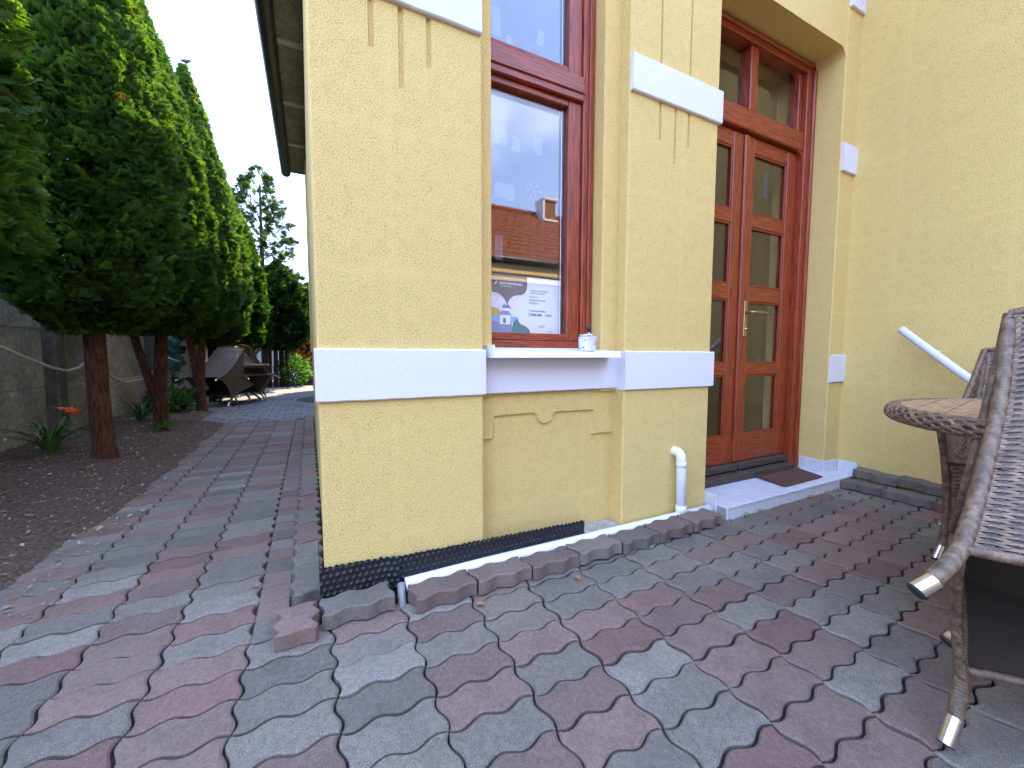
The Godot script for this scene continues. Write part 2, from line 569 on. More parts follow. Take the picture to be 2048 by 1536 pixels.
func build_ground() -> void:
	var sb := SB.new()
	sb.quad(Vector3(-220, -0.015, 220), Vector3(220, -0.015, 220), Vector3(220, -0.015, -220), Vector3(-220, -0.015, -220))
	structure("ground", sb.done(), M.joint)
	var meshes := []
	for w in 5:
		var pb := SB.new()
		paver_into(pb, Transform3D.IDENTITY, 0.05, w)
		meshes.append(pb.done())
	var patio := structure("patio")
	var path := structure("path")
	var rest := []
	for i in 10: rest.append(null)
	var cam := Vector3(0.6, 0, -0.6)
	var spots := []
	for c in COLS.size() - 1:
		var r0 := -5
		for r in range(-56, 44):
			var z := ROW0 + ROW * (r + 0.5)
			var x: float = (COLS[c] + COLS[c + 1]) / 2
			if z < -6.22 or z > 3.6: continue
			if z < -1.42 and x > -0.2: continue
			if x > 3.25 and z < -1.3: continue
			spots.append([x, z - 0.05 * maxf(0.0, x - 0.9), (COLS[c + 1] - COLS[c]) / WX])
	# the ones before the camera's frame show largest: those are single pieces
	var pick := []
	for s in spots:
		var p := Vector3(s[0], 0, s[1])
		var fw := Vector3(0.449, 0, -0.893)
		var ahead := p.dot(fw)
		var side := absf(p.dot(Vector3(0.893, 0, 0.449)))
		var seen: bool = ahead > 0.28 and side < ahead * 1.3 + 0.12
		pick.append([p.length() if seen else 50.0 + p.length(), s])
	pick.sort_custom(func(a: Array, b: Array) -> bool: return a[0] < b[0])
	var count_patio := 0
	for q in pick:
		var s: Array = q[1]
		var on_path: bool = s[1] < -1.36
		var reds := 0.50
		var tone := paver_tone(reds)
		var b := Basis.from_euler(Vector3(rng.randfn() * 0.006, rng.randfn() * 0.004, rng.randfn() * 0.004)).scaled_local(Vector3(s[2], 1, 1))
		var xf := Transform3D(b, Vector3(s[0] + rng.randfn() * 0.0006, rng.randfn() * 0.0012, s[1] + rng.randfn() * 0.0006))
		if q[0] < 50.0 and (on_path or count_patio < 298):
			if not on_path: count_patio += 1
			part(path if on_path else patio, "paver", meshes[rng.randi() % 5], M["paver_%d" % tone], xf)
		else:
			if rest[tone] == null: rest[tone] = SB.new()
			paver_into(rest[tone], xf, 0.02)
	for i in 10:
		if rest[i]:
			part(patio, "paver_field", rest[i].done(), M["paver_%d" % i]).set_meta("kind", "stuff")
	# narrow cut pavers between the path and the raised edge along the side wall
	for k in 44:
		var z := -1.387 - ROW * (k + 0.5)
		var cut := SB.new()
		cut.box(Vector3.ZERO, Vector3(0.098, 0.05, ROW - 0.005), 0.004)
		part(path, "paver", cut.done(), M["paver_%d" % paver_tone(0.55)], Transform3D(Basis.from_euler(Vector3(rng.randfn() * 0.01, rng.randfn() * 0.01, 0)), Vector3(-0.139, -0.026 + rng.randfn() * 0.001, z)))
	# squarer grey slabs where the path opens out behind the house
	var sl := SB.new()
	for i in 24:
		for j in 32:
			var g := 0.8 + 0.3 * rng.randf()
			sl.st.set_color(Color(g, g * (0.94 if rng.randf() < 0.25 else 1.0), g))
			sl.box(Vector3(-2.3 + 0.205 * i + (0.1 if j % 2 else 0.0), -0.024 + rng.randfn() * 0.001, -6.34 - 0.21 * j), Vector3(0.198, 0.05, 0.203), 0.004, Basis(Vector3.UP, 0.02 * rng.randfn()))
	part(path, "slab_field", sl.done(), M.slab).set_meta("kind", "stuff")
	# raised edges of loose pavers
	var kerb := structure("kerb")
	var base := meshes
	var runs := [[0.119, -1.292, 1, -0.02], [0.40, -1.245, 8, 0.0], [0.627, -1.245, 9, 0.01], [0.852, -1.243, 8, 0.0], [1.078, -1.247, 4, -0.015], [1.304, -1.243, 3, 0.01], [1.53, -1.247, 8, 0.0], [1.757, -1.25, 9, 0.012], [1.885, -1.262, 9, 0.0]]
	for i in runs.size() - 1:
		var k: Array = runs[i]
		part(kerb, "paver", base[i % 5], M["paver_%d" % k[2]], Transform3D(Basis.from_euler(Vector3(0.02 * rng.randfn(), k[3], 0.01 * rng.randfn())), Vector3(k[0], 0.058 + rng.randfn() * 0.002, k[1] - 0.105)))
	part(kerb, "paver", base[1], M.paver_7, Transform3D(Basis.from_euler(Vector3(0.01, 1.50, 0.03)).scaled_local(Vector3(0.62, 1, 1.05)), Vector3(-0.062, 0.056, -1.372)))
	var kerb2 := structure("kerb")
	for k in 23:
		var z := -1.545 - WX * (k + 0.5)
		if z < -6.3: break
		var t := paver_tone(0.35)
		part(kerb2, "paver", base[k % 5], M["paver_%d" % t], Transform3D(Basis.from_euler(Vector3(0.01 * rng.randfn(), PI / 2 + 0.02 * rng.randfn(), 0.01 * rng.randfn())), Vector3(-0.033 + rng.randfn() * 0.003, 0.03 + rng.randfn() * 0.003, z)))
	var kerb3 := structure("kerb")
	for k in 9:
		var z := -1.245 + WX * k
		part(kerb3, "paver", base[k % 5], M["paver_%d" % ([3, 1, 6, 3, 0, 1, 8, 3, 0][k])], Transform3D(Basis.from_euler(Vector3(0.012 * rng.randfn(), PI / 2 + 0.03 * rng.randfn(), 0)), Vector3(3.155 + rng.randfn() * 0.004, 0.057, z)))
		part(kerb3, "paver", base[(k + 2) % 5], M["paver_%d" % ([1, 3, 1, 0, 3, 1, 3, 0, 1][k])], Transform3D(Basis.from_euler(Vector3(0.012 * rng.randfn(), PI / 2 + 0.03 * rng.randfn(), 0.06)), Vector3(3.262, 0.117 + rng.randfn() * 0.003, z + 0.03)))
	# planting bed
	var bed := SB.new(true)
	bed.grid(60, 150, func(u: float, v: float) -> Vector3:
		var z := lerpf(0.5, -8.4, v)
		var edge := -0.96 + 0.05 * noise.get_noise_1d(z * 1.7) - 0.10 * smoothstep(-3.2, -2.0, z)
		if z < -6.1: edge = lerpf(edge, -1.32, smoothstep(-6.1, -6.7, z))
		if z < -7.4: edge = lerpf(edge, -1.75, smoothstep(-7.4, -8.2, z))
		var x := lerpf(edge, -2.42, u)
		var y := 0.002 + 0.035 * smoothstep(0.0, 0.2, u) + 0.05 * u + 0.018 * noise.get_noise_2d(x * 4.0, z * 4.0) * smoothstep(0.0, 0.1, u) + 0.009 * noise.get_noise_2d(x * 17.0, z * 17.0)
		if u < 0.01: y = -0.012
		return Vector3(x, y, z), true)
	structure("flower_bed", bed.done(), M.soil)
	var gv := SB.new(true)
	gv.grid(16, 16, func(u: float, v: float) -> Vector3:
		var a := u * TAU
		return Vector3(0.35 + cos(a) * v * 0.62, 0.006 + 0.02 * (1.0 - v) + 0.004 * noise.get_noise_2d(a * 9.0, v * 20.0), -8.85 + sin(a) * v * 0.75))
	structure("gravel", gv.done(), M.gravel)
	# fallen scraps on the bed
	var chip := SB.new()
	chip.quad(Vector3(-0.5, 0, 0.25), Vector3(0.1, 0.12, 0.3), Vector3(0.5, 0.05, -0.1), Vector3(-0.1, 0.1, -0.3))
	var mm := MultiMesh.new()
	mm.transform_format = MultiMesh.TRANSFORM_3D
	mm.use_colors = true
	mm.mesh = chip.done()
	mm.instance_count = 4200
	for i in 4200:
		var z := lerpf(-1.2, -8.0, pow(rng.randf(), 0.8))
		var x := lerpf(-1.0, -2.3, rng.randf())
		if i % 9 == 0: x = -0.98 + 0.25 * rng.randf() * rng.randf()
		var s := 0.012 + 0.022 * rng.randf() * rng.randf()
		var u := clampf((x + 0.96) / -1.46, 0, 1)
		var y := 0.006 + 0.035 * smoothstep(0.0, 0.2, u) + 0.05 * u + 0.018 * noise.get_noise_2d(x * 4.0, z * 4.0)
		mm.set_instance_transform(i, Transform3D(Basis.from_euler(Vector3(rng.randfn() * 0.3, rng.randf() * TAU, rng.randfn() * 0.3)).scaled(Vector3.ONE * s), Vector3(x, y + 0.004, z)))
		var c := rng.randf()
		var t := Color(0.20, 0.15, 0.10).lerp(Color(0.40, 0.33, 0.25), c) if rng.randf() < 0.8 else Color(0.25, 0.10, 0.05)
		mm.set_instance_color(i, t)
	var li := MultiMeshInstance3D.new()
	li.name = "leaf_litter"
	li.multimesh = mm
	li.material_override = M.litter
	add_child(li)
	li.set_meta("kind", "stuff")
	tag(li, "dry leaf scraps scattered over the dark planting bed", "leaf litter")


# ------------------------------------------------------------------ the yellow house
# a rendered face in the plane z with hand-floated unevenness and cut grooves
func relief(x0: float, x1: float, y0: float, y1: float, z: float, back: float, grooves := []) -> ArrayMesh:
	var xs := [x0, x0 + 0.003, x0 + 0.008, x1 - 0.008, x1 - 0.003, x1]
	var ys := [y0, y0 + 0.006, y1 - 0.006, y1]
	var k := x0 + 0.04
	while k < x1 - 0.02:
		xs.append(k)
		k += 0.045
	k = y0 + 0.05
	while k < y1 - 0.03:
		ys.append(k)
		k += 0.06
	for g in grooves:
		for d in [-0.5, -0.28, 0.28, 0.5]: xs.append(g[0] + g[1] * d)
		for d in [g[2], g[2] + 0.006, g[3] - 0.006, g[3]]: ys.append(d)
	xs.sort()
	ys.sort()
	var h := func(x: float, y: float) -> float:
		var d := 0.0014 * noise.get_noise_3d(x * 9.0, y * 9.0, z * 7.0) + 0.0005 * noise.get_noise_2d(x * 60.0, y * 60.0)
		for g in grooves:
			var inx: float = 1.0 - smoothstep(0.27, 0.5, absf(x - g[0]) / g[1])
			var iny: float = smoothstep(g[2], g[2] + 0.006, y) * (1.0 - smoothstep(g[3] - 0.006, g[3], y))
			d -= 0.011 * inx * iny
		var ed := minf(x - x0, x1 - x)
		d -= 0.006 * pow(clampf(1.0 - ed / 0.008, 0, 1), 2.0)
		return d
	var sb := SB.new()
	var rows := []
	for y in ys:
		var row := []
		for x in xs:
			var xx: float = x
			if x == x0 or x == x1: xx += 0.0016 * noise.get_noise_2d(y * 22.0, x * 3.0)
			row.append(Vector3(xx, y, z + h.call(x, y)))
		rows.append(row)
	for j in ys.size() - 1:
		for i in xs.size() - 1:
			if xs[i + 1] - xs[i] < 1e-5 or ys[j + 1] - ys[j] < 1e-5: continue
			sb.quad(rows[j][i], rows[j][i + 1], rows[j + 1][i + 1], rows[j + 1][i])
		var a: Vector3 = rows[j][0]; var b: Vector3 = rows[j + 1][0]
		sb.quad(Vector3(a.x, a.y, back), a, b, Vector3(b.x, b.y, back))
		a = rows[j][-1]; b = rows[j + 1][-1]
		sb.quad(a, Vector3(a.x, a.y, back), Vector3(b.x, b.y, back), b)
	for i in xs.size() - 1:
		var a: Vector3 = rows[0][i]; var b: Vector3 = rows[0][i + 1]
		sb.quad(Vector3(a.x, a.y, back), Vector3(b.x, b.y, back), b, a)
		a = rows[-1][i]; b = rows[-1][i + 1]
		sb.quad(a, b, Vector3(b.x, b.y, back), Vector3(a.x, a.y, back))
	return sb.done()


func slab_mesh(a: Vector3, b: Vector3, bev := 0.0) -> ArrayMesh:
	var sb := SB.new()
	sb.span(a, b, bev)
	return sb.done()


func wavy_band(x0: float, x1: float, y0: float, y1: float, z: float, back: float) -> ArrayMesh:
	# painted band with slightly uneven trowelled edges
	var sb := SB.new()
	var n := int(maxf(4, (x1 - x0) / 0.03))
	var P := []
	for i in n + 1:
		var x := lerpf(x0, x1, float(i) / n)
		var lo := y0 + 0.0022 * noise.get_noise_2d(x * 14.0, y0 * 9.0)
		var hi := y1 + 0.0018 * noise.get_noise_2d(x * 14.0, y1 * 9.0 + 5.0)
		var zz := z + 0.001 * noise.get_noise_2d(x * 8.0, y1)
		P.append([Vector3(x, lo, back), Vector3(x, lo, zz - 0.004), Vector3(x, lo + 0.004, zz), Vector3(x, hi - 0.004, zz), Vector3(x, hi, zz - 0.004), Vector3(x, hi, back)])
	for i in n:
		for k in 5: sb.quad(P[i][k], P[i + 1][k], P[i + 1][k + 1], P[i][k + 1])
	for e in [0, n]:
		var c: Vector3 = (P[0][0] + P[n][0]) / 2 + Vector3(0, (y1 - y0) / 2, 0)
		sb.face(P[e], c)
	return sb.done()


func build_house() -> void:
	var H := thing("yellow_house", "pale yellow rendered house with white bands, tall window and wooden double door", "house")
	var back := -1.9
	# walls
	part(H, "side_wall", slab_mesh(Vector3(0.03, -0.04, -6.6), Vector3(0.40, 3.45, -1.6), 0.006), M.stucco)
	part(H, "back_wall", slab_mesh(Vector3(0.40, -0.04, -6.6), Vector3(7.0, 3.44, -6.25)), M.stucco)
	part(H, "east_wall", slab_mesh(Vector3(6.65, -0.04, -6.25), Vector3(7.0, 3.44, -1.9)), M.stucco)
	part(H, "room_floor", slab_mesh(Vector3(0.40, -0.04, -6.25), Vector3(6.65, 0.06, -1.9)), M.room_boards)
	part(H, "room_wall", slab_mesh(Vector3(0.42, 0.06, -4.6), Vector3(6.6, 3.3, -4.5)), M.room)
	part(H, "room_partition", slab_mesh(Vector3(1.60, 0.06, -4.5), Vector3(1.72, 3.3, -1.92)), M.room)
	part(H, "room_ceiling", slab_mesh(Vector3(0.40, 3.30, -6.25), Vector3(6.65, 3.42, -1.9)), M.ceiling)
	part(H, "side_pilaster", slab_mesh(Vector3(0.012, 0.92, -6.63), Vector3(0.2, 3.44, -6.1), 0.004), M.stucco)
	part(H, "pilaster", relief(0.022, 0.612, -0.03, 3.45, -1.47, -1.62, [[0.214, 0.019, 1.892, 2.052, 0], [0.312, 0.019, 1.792, 2.06, 0], [0.409, 0.019, 1.888, 2.065, 0], [0.214, 0.019, 2.20, 2.7, 0], [0.409, 0.019, 2.20, 2.7, 0]]), M.stucco)
	part(H, "pilaster", relief(1.338, 1.945, -0.03, 3.45, -1.47, -1.86, [[1.532, 0.017, 1.902, 2.08, 0], [1.634, 0.017, 1.809, 2.08, 0], [1.727, 0.017, 1.907, 2.08, 0], [1.529, 0.013, 2.20, 2.95, 0], [1.727, 0.013, 2.20, 2.95, 0]]), M.stucco)
	part(H, "inner_wall", slab_mesh(Vector3(0.40, -0.03, back), Vector3(0.60, 3.45, -1.622)), M.room)
	part(H, "window_surround", relief(0.606, 0.676, 0.70, 3.45, -1.528, -1.60), M.stucco_panel)
	part(H, "window_surround", relief(1.243, 1.344, 0.70, 3.45, -1.528, back), M.stucco_panel)
	part(H, "window_head", relief(0.676, 1.243, 3.05, 3.45, -1.53, back), M.stucco_panel)
	# panel under the window with its raised lambrequin outline
	var out := PackedVector2Array([Vector2(0.55, 0.513), Vector2(0.683, 0.515), Vector2(0.690, 0.53), Vector2(0.693, 0.611), Vector2(0.885, 0.612)])
	for k in 13:
		var a := PI + PI * k / 12.0
		out.append(Vector2(0.947 + 0.045 * cos(a), 0.604 + 0.043 * sin(a)))
	out.append_array([Vector2(1.009, 0.611), Vector2(1.218, 0.606), Vector2(1.214, 0.49), Vector2(1.40, 0.488), Vector2(1.40, 0.80), Vector2(0.55, 0.80)])
	var pn := SB.new()
	pn.grid(184, 182, func(u: float, v: float) -> Vector3:
		var x := lerpf(0.60, 1.35, u)
		var y := lerpf(-0.03, 0.725, v)
		var q := Vector2(x + 0.002 * noise.get_noise_2d(x * 25.0, y * 25.0), y + 0.002 * noise.get_noise_2d(y * 25.0, x * 25.0 + 40.0))
		var d := 1e9
		for i in out.size():
			d = minf(d, q.distance_to(Geometry2D.get_closest_point_to_segment(q, out[i], out[(i + 1) % out.size()])))
		if not Geometry2D.is_point_in_polygon(q, out): d = -d
		var z := -1.556 + 0.013 * smoothstep(-0.003, 0.004, d) + 0.0016 * noise.get_noise_3d(x * 10.0, y * 10.0, 3.0)
		return Vector3(x, y, z))
	part(H, "panel", pn.done(), M.stucco_panel)
	part(H, "panel_core", slab_mesh(Vector3(0.60, -0.03, back), Vector3(1.34, 0.87, -1.575)), M.room)
	var pl := SB.new()
	pl.span(Vector3(0.62, -0.03, -1.56), Vector3(1.336, 0.045, -1.452), 0.006)
	part(H, "plinth", pl.done(), M.concrete)
	# white bands
	part(H, "band", wavy_band(0.012, 0.617, 0.715, 0.893, -1.454, -1.50), M.white_paint)
	part(H, "band", wavy_band(0.617, 1.334, 0.712, 0.872, -1.513, -1.60), M.white_paint)
	part(H, "band", wavy_band(1.3325, 1.957, 0.705, 0.892, -1.454, -1.80), M.white_paint)
	part(H, "band", wavy_band(0.012, 0.606, 2.058, 2.215, -1.454, -1.50), M.white_paint)
	part(H, "band", wavy_band(1.342, 1.957, 2.075, 2.238, -1.454, -1.80), M.white_paint)
	# lintel and the narrow pier beside the door
	part(H, "lintel", relief(1.945, 3.15, 2.845, 3.45, -1.471, back), M.stucco)
	var corner := SB.new()
	var cp := PackedVector2Array([Vector2(3.152, 2.847)])
	for k in 9:
		var a := PI / 2 * k / 8.0
		cp.append(Vector2(3.152 - 0.07 + 0.07 * cos(a), 2.847 - 0.07 + 0.07 * sin(a)))
	corner.plate(cp, 0.165, Transform3D(Basis.IDENTITY, Vector3(0, 0, -1.473)))
	part(H, "lintel_corner", corner.done(), M.stucco)
	part(H, "pier", relief(3.15, 3.34, -0.03, 3.45, -1.47, back), M.stucco)
	part(H, "band", wavy_band(3.158, 3.337, 0.69, 0.876, -1.452, -1.50), M.white_paint)
	part(H, "band", wavy_band(3.158, 3.337, 2.083, 2.262, -1.452, -1.50), M.white_paint)
	part(H, "band", wavy_band(3.158, 3.337, 3.10, 3.26, -1.452, -1.50), M.white_paint)
	# the wing that comes forward beside the door
	var wg := SB.new()
	wg.grid(60, 60, func(u: float, v: float) -> Vector3:
		var z := lerpf(-1.90, 1.1, u)
		var y := lerpf(-0.03, 3.45, v)
		return Vector3(3.32 - 0.003 * noise.get_noise_2d(z * 3.0, y * 3.0) - 0.0012 * noise.get_noise_2d(z * 19.0, y * 19.0), y, z))
	part(H, "wing_wall", wg.done(), M.stucco)
	part(H, "wing_core", slab_mesh(Vector3(3.335, -0.03, -1.45), Vector3(7.0, 3.44, 1.1)), M.stucco)
	part(H, "wing_roof", slab_mesh(Vector3(3.22, 3.46, -1.40), Vector3(7.2, 3.6, 1.2)), M.roof_tile)
	# gable and roof
	part(H, "gable_base", slab_mesh(Vector3(0.03, 3.452, -1.9), Vector3(7.0, 3.62, -1.49)), M.stucco)
	var gb := SB.new()
	gb.plate(PackedVector2Array([Vector2(0.03, 3.62), Vector2(7.0, 3.62), Vector2(3.5, 5.72)]), 0.4, Transform3D(Basis.IDENTITY, Vector3(0, 0, -1.49)))
	part(H, "gable", gb.done(), M.stucco)
	gb = SB.new()
	gb.plate(PackedVector2Array([Vector2(0.03, 3.62), Vector2(7.0, 3.62), Vector2(3.5, 5.72)]), 0.35, Transform3D(Basis.IDENTITY, Vector3(0, 0, -6.25)))
	part(H, "gable", gb.done(), M.stucco)
	var rf := SB.new()
	for s in [-1.0, 1.0]:
		var prof := PackedVector2Array([Vector2(3.5, 5.95), Vector2(3.5, 5.80), Vector2(3.5 + s * 3.78, 3.535), Vector2(3.5 + s * 3.78, 3.65)])
		rf.plate(prof, 5.5, Transform3D(Basis.IDENTITY, Vector3(0, 0, -1.25)))
	var roof := part(H, "roof", rf.done(), M.roof_tile)
	# eaves: gutter, soffit boards, battens
	var gt := SB.new(true)
	gt.tube([Vector3(-0.222, 3.425, -1.1), Vector3(-0.222, 3.425, -6.62)], [0.062], 16)
	part(roof, "gutter", gt.done(), M.gutter)
	for k in 6:
		part(roof, "soffit_board", slab_mesh(Vector3(-0.19, 3.445, -1.25 - 0.9 * k), Vector3(0.029, 3.47, -1.25 - 0.9 * k - 0.885), 0.003), M.soffit)
		part(roof, "soffit_batten", slab_mesh(Vector3(-0.185, 3.425, -1.22 - 0.9 * k), Vector3(0.029, 3.447, -1.22 - 0.9 * k - 0.06), 0.004), M.soffit_batten)
	part(roof, "fascia", slab_mesh(Vector3(-0.29, 3.45, -6.66), Vector3(0.03, 3.56, -6.62), 0.003), M.gutter)
	part(roof, "bracket", slab_mesh(Vector3(-0.29, 3.36, -3.2), Vector3(-0.28, 3.46, -3.17)), M.gutter)
	build_window(H)
	build_door(H)
	build_step(H)


func build_window(H: Node3D) -> void:
	var W := Node3D.new()
	W.name = "window"
	H.add_child(W)
	var z := -1.608
	var B := func(called: String, a: Vector3, b: Vector3, m: String, bev := 0.004) -> void: part(W, called, slab_mesh(a, b, bev), M[m])
	B.call("frame", Vector3(1.184, 0.905, -1.70), Vector3(1.2425, 3.05, z), "wood_up")
	B.call("frame", Vector3(0.602, 0.905, -1.70), Vector3(0.655, 3.05, z), "wood_up")
	B.call("frame_bead", Vector3(1.2115, 0.94, -1.64), Vector3(1.239, 3.04, z + 0.012), "wood_old_up")
	B.call("frame", Vector3(0.655, 0.905, -1.70), Vector3(1.184, 0.938, z), "wood_old_across")
	B.call("frame", Vector3(0.655, 2.055, -1.70), Vector3(1.184, 2.165, z + 0.004), "wood_across")
	B.call("frame_bead", Vector3(0.68, 2.085, -1.62), Vector3(1.184, 2.125, z + 0.012), "wood_across")
	for r in [[0.938, 2.055], [2.165, 3.05]]:
		var y0: float = r[0]
		var y1: float = r[1]
		B.call("sash", Vector3(1.112, y0, -1.685), Vector3(1.183, y1, z - 0.016), "wood_up")
		B.call("sash", Vector3(0.656, y0, -1.685), Vector3(0.698, y1, z - 0.016), "wood_up")
		B.call("sash", Vector3(0.699, y0 + 0.0, -1.685), Vector3(1.111, y0 + 0.036, z - 0.017), "wood_old_across")
		B.call("sash", Vector3(0.699, y1 - 0.03, -1.685), Vector3(1.111, y1, z - 0.017), "wood_across")
		B.call("spacer", Vector3(1.098, y0 + 0.036, -1.664), Vector3(1.112, y1 - 0.03, -1.6545), "black_rubber", 0.001)
		B.call("spacer", Vector3(1.1005, y0 + 0.036, -1.690), Vector3(1.105, y1 - 0.03, -1.668), "steel", 0.001)
		B.call("inner_pane", Vector3(0.698, y0 + 0.034, -1.6695), Vector3(1.099, y1 - 0.03, -1.6660), "glass", 0.0)
		B.call("pane", Vector3(0.698, y0 + 0.034, -1.6535), Vector3(1.111, y1 - 0.03, -1.6495), "glass", 0.0)
	var sl := SB.new()
	var prof := [Vector3(0, 0.906, -1.612), Vector3(0, 0.884, -1.425), Vector3(0, 0.862, -1.421), Vector3(0, 0.861, -1.427), Vector3(0, 0.879, -1.433), Vector3(0, 0.898, -1.612)]
	for i in 6:
		var a: Vector3 = prof[i]
		var b: Vector3 = prof[(i + 1) % 6]
		sl.face([a + Vector3(0.640, 0, 0), b + Vector3(0.640, 0, 0), b + Vector3(1.272, 0, 0), a + Vector3(1.272, 0, 0)], Vector3(0.95, 0.885, -1.50))
	sl.span(Vector3(0.638, 0.861, -1.612), Vector3(0.641, 0.912, -1.422))
	sl.span(Vector3(1.271, 0.861, -1.512), Vector3(1.274, 0.892, -1.422))
	part(W, "sill", sl.done(), M.white_metal)


func leaf_of_door(D: Node3D, x0: float, x1: float, px0: float, px1: float, handle: bool) -> void:
	var L := Node3D.new()
	L.name = "leaf"
	D.add_child(L, true)
	var zf := -1.688
	var zb := -1.735
	var P := func(a: Vector3, b: Vector3, m: String, called: String, bev := 0.005) -> void: part(L, called, slab_mesh(a, b, bev), M[m])
	P.call(Vector3(x0, 0.16, zb), Vector3(px0, 2.262, zf), "wood_up", "stile")
	P.call(Vector3(px1, 0.16, zb), Vector3(x1, 2.262, zf), "wood_up", "stile")
	var ys := [0.16, 0.342, 0.742, 0.818, 1.228, 1.325, 1.706, 1.790, 2.168, 2.262]
	for k in 5:
		P.call(Vector3(px0 - 0.001, ys[k * 2], zb), Vector3(px1 + 0.001, ys[k * 2 + 1], zf - 0.002), "wood_across", "rail")
	for k in 4:
		P.call(Vector3(px0 - 0.004, ys[k * 2 + 1] - 0.004, -1.712), Vector3(px1 + 0.004, ys[k * 2 + 2] + 0.004, -1.708), "door_glass", "pane", 0.0)
		var bead := SB.new()
		bead.span(Vector3(px0, ys[k * 2 + 1], -1.706), Vector3(px0 + 0.012, ys[k * 2 + 2], -1.694), 0.003)
		bead.span(Vector3(px1 - 0.012, ys[k * 2 + 1], -1.706), Vector3(px1, ys[k * 2 + 2], -1.694), 0.003)
		bead.span(Vector3(px0 + 0.012, ys[k * 2 + 1], -1.706), Vector3(px1 - 0.012, ys[k * 2 + 1] + 0.012, -1.694), 0.003)
		bead.span(Vector3(px0 + 0.012, ys[k * 2 + 2] - 0.012, -1.706), Vector3(px1 - 0.012, ys[k * 2 + 2], -1.694), 0.003)
		part(L, "bead", bead.done(), M.wood_old_up)
	P.call(Vector3(x0 + 0.01, 0.118, -1.70), Vector3(x1 - 0.004, 0.158, -1.655), "wood_grey", "weather_bar", 0.004)


func build_door(H: Node3D) -> void:
	var D := Node3D.new()
	D.name = "door"
	H.add_child(D)
	var P := func(called: String, a: Vector3, b: Vector3, m: String, bev := 0.005) -> MeshInstance3D: return part(D, called, slab_mesh(a, b, bev), M[m])
	P.call("frame", Vector3(3.064, 0.066, -1.75), Vector3(3.1495, 2.844, -1.645), "wood_up")
	P.call("frame_bead", Vector3(3.115, 0.066, -1.66), Vector3(3.146, 2.80, -1.626), "wood_up", 0.008)
	P.call("frame", Vector3(1.9465, 0.066, -1.75), Vector3(1.985, 2.844, -1.645), "wood_up")
	P.call("frame", Vector3(1.985, 2.778, -1.75), Vector3(3.064, 2.844, -1.647), "wood_across")
	P.call("frame_bead", Vector3(1.986, 2.808, -1.66), Vector3(3.114, 2.839, -1.628), "wood_across", 0.008)
	P.call("transom_bar", Vector3(1.985, 2.268, -1.75), Vector3(3.064, 2.392, -1.655), "wood_across", 0.006)
	P.call("mullion", Vector3(2.488, 2.392, -1.745), Vector3(2.562, 2.778, -1.664), "wood_up", 0.006)
	P.call("light_frame", Vector3(3.022, 2.392, -1.74), Vector3(3.064, 2.778, -1.675), "wood_up")
	P.call("light_frame", Vector3(1.985, 2.392, -1.74), Vector3(2.03, 2.778, -1.675), "wood_up")
	P.call("pane", Vector3(2.03, 2.39, -1.712), Vector3(2.49, 2.78, -1.708), "door_glass", 0.0)
	P.call("pane", Vector3(2.56, 2.39, -1.712), Vector3(3.024, 2.78, -1.708), "door_glass", 0.0)
	# rounded upper corners of the frame
	for c in [[3.022, 2.778, 0.08, -1.678], [3.0635, 2.2665, 0.065, -1.66]]:
		var sb := SB.new()
		var cp := PackedVector2Array([Vector2(c[0], c[1])])
		for k in 9:
			var a := PI / 2 * k / 8.0
			cp.append(Vector2(c[0] - c[2] + c[2] * cos(a), c[1] - c[2] + c[2] * sin(a)))
		sb.plate(cp, 0.024, Transform3D(Basis.IDENTITY, Vector3(0, 0, c[3])))
		part(D, "corner_piece", sb.done(), M.wood_up)
	leaf_of_door(D, 2.503, 3.062, 2.592, 2.953, true)
	leaf_of_door(D, 1.987, 2.4985, 2.065, 2.388, false)
	P.call("cover_strip", Vector3(2.478, 0.165, -1.692), Vector3(2.522, 2.255, -1.672), "wood_up", 0.008)
	# handle
	var hd := Node3D.new()
	hd.name = "handle"
	D.add_child(hd)
	part(hd, "plate", slab_mesh(Vector3(2.543, 0.997, -1.690), Vector3(2.578, 1.229, -1.681), 0.004), M.brass)
	var lv := SB.new(true)
	lv.tube([Vector3(2.560, 1.152, -1.685), Vector3(2.560, 1.152, -1.648), Vector3(2.566, 1.152, -1.638), Vector3(2.58, 1.152, -1.633), Vector3(2.65, 1.154, -1.633), Vector3(2.70, 1.151, -1.635), Vector3(2.73, 1.147, -1.64)], [0.0085, 0.0085, 0.009, 0.009, 0.0095, 0.009, 0.006], 10)
	part(hd, "lever", lv.done(), M.brass)
	var ky := SB.new(true)
	ky.tube([Vector3(2.560, 1.045, -1.682), Vector3(2.560, 1.045, -1.674)], [0.009], 12)
	part(hd, "cylinder_lock", ky.done(), M.steel)
	P.call("threshold", Vector3(1.95, 0.064, -1.78), Vector3(3.063, 0.106, -1.605), "wood_grey", 0.003)


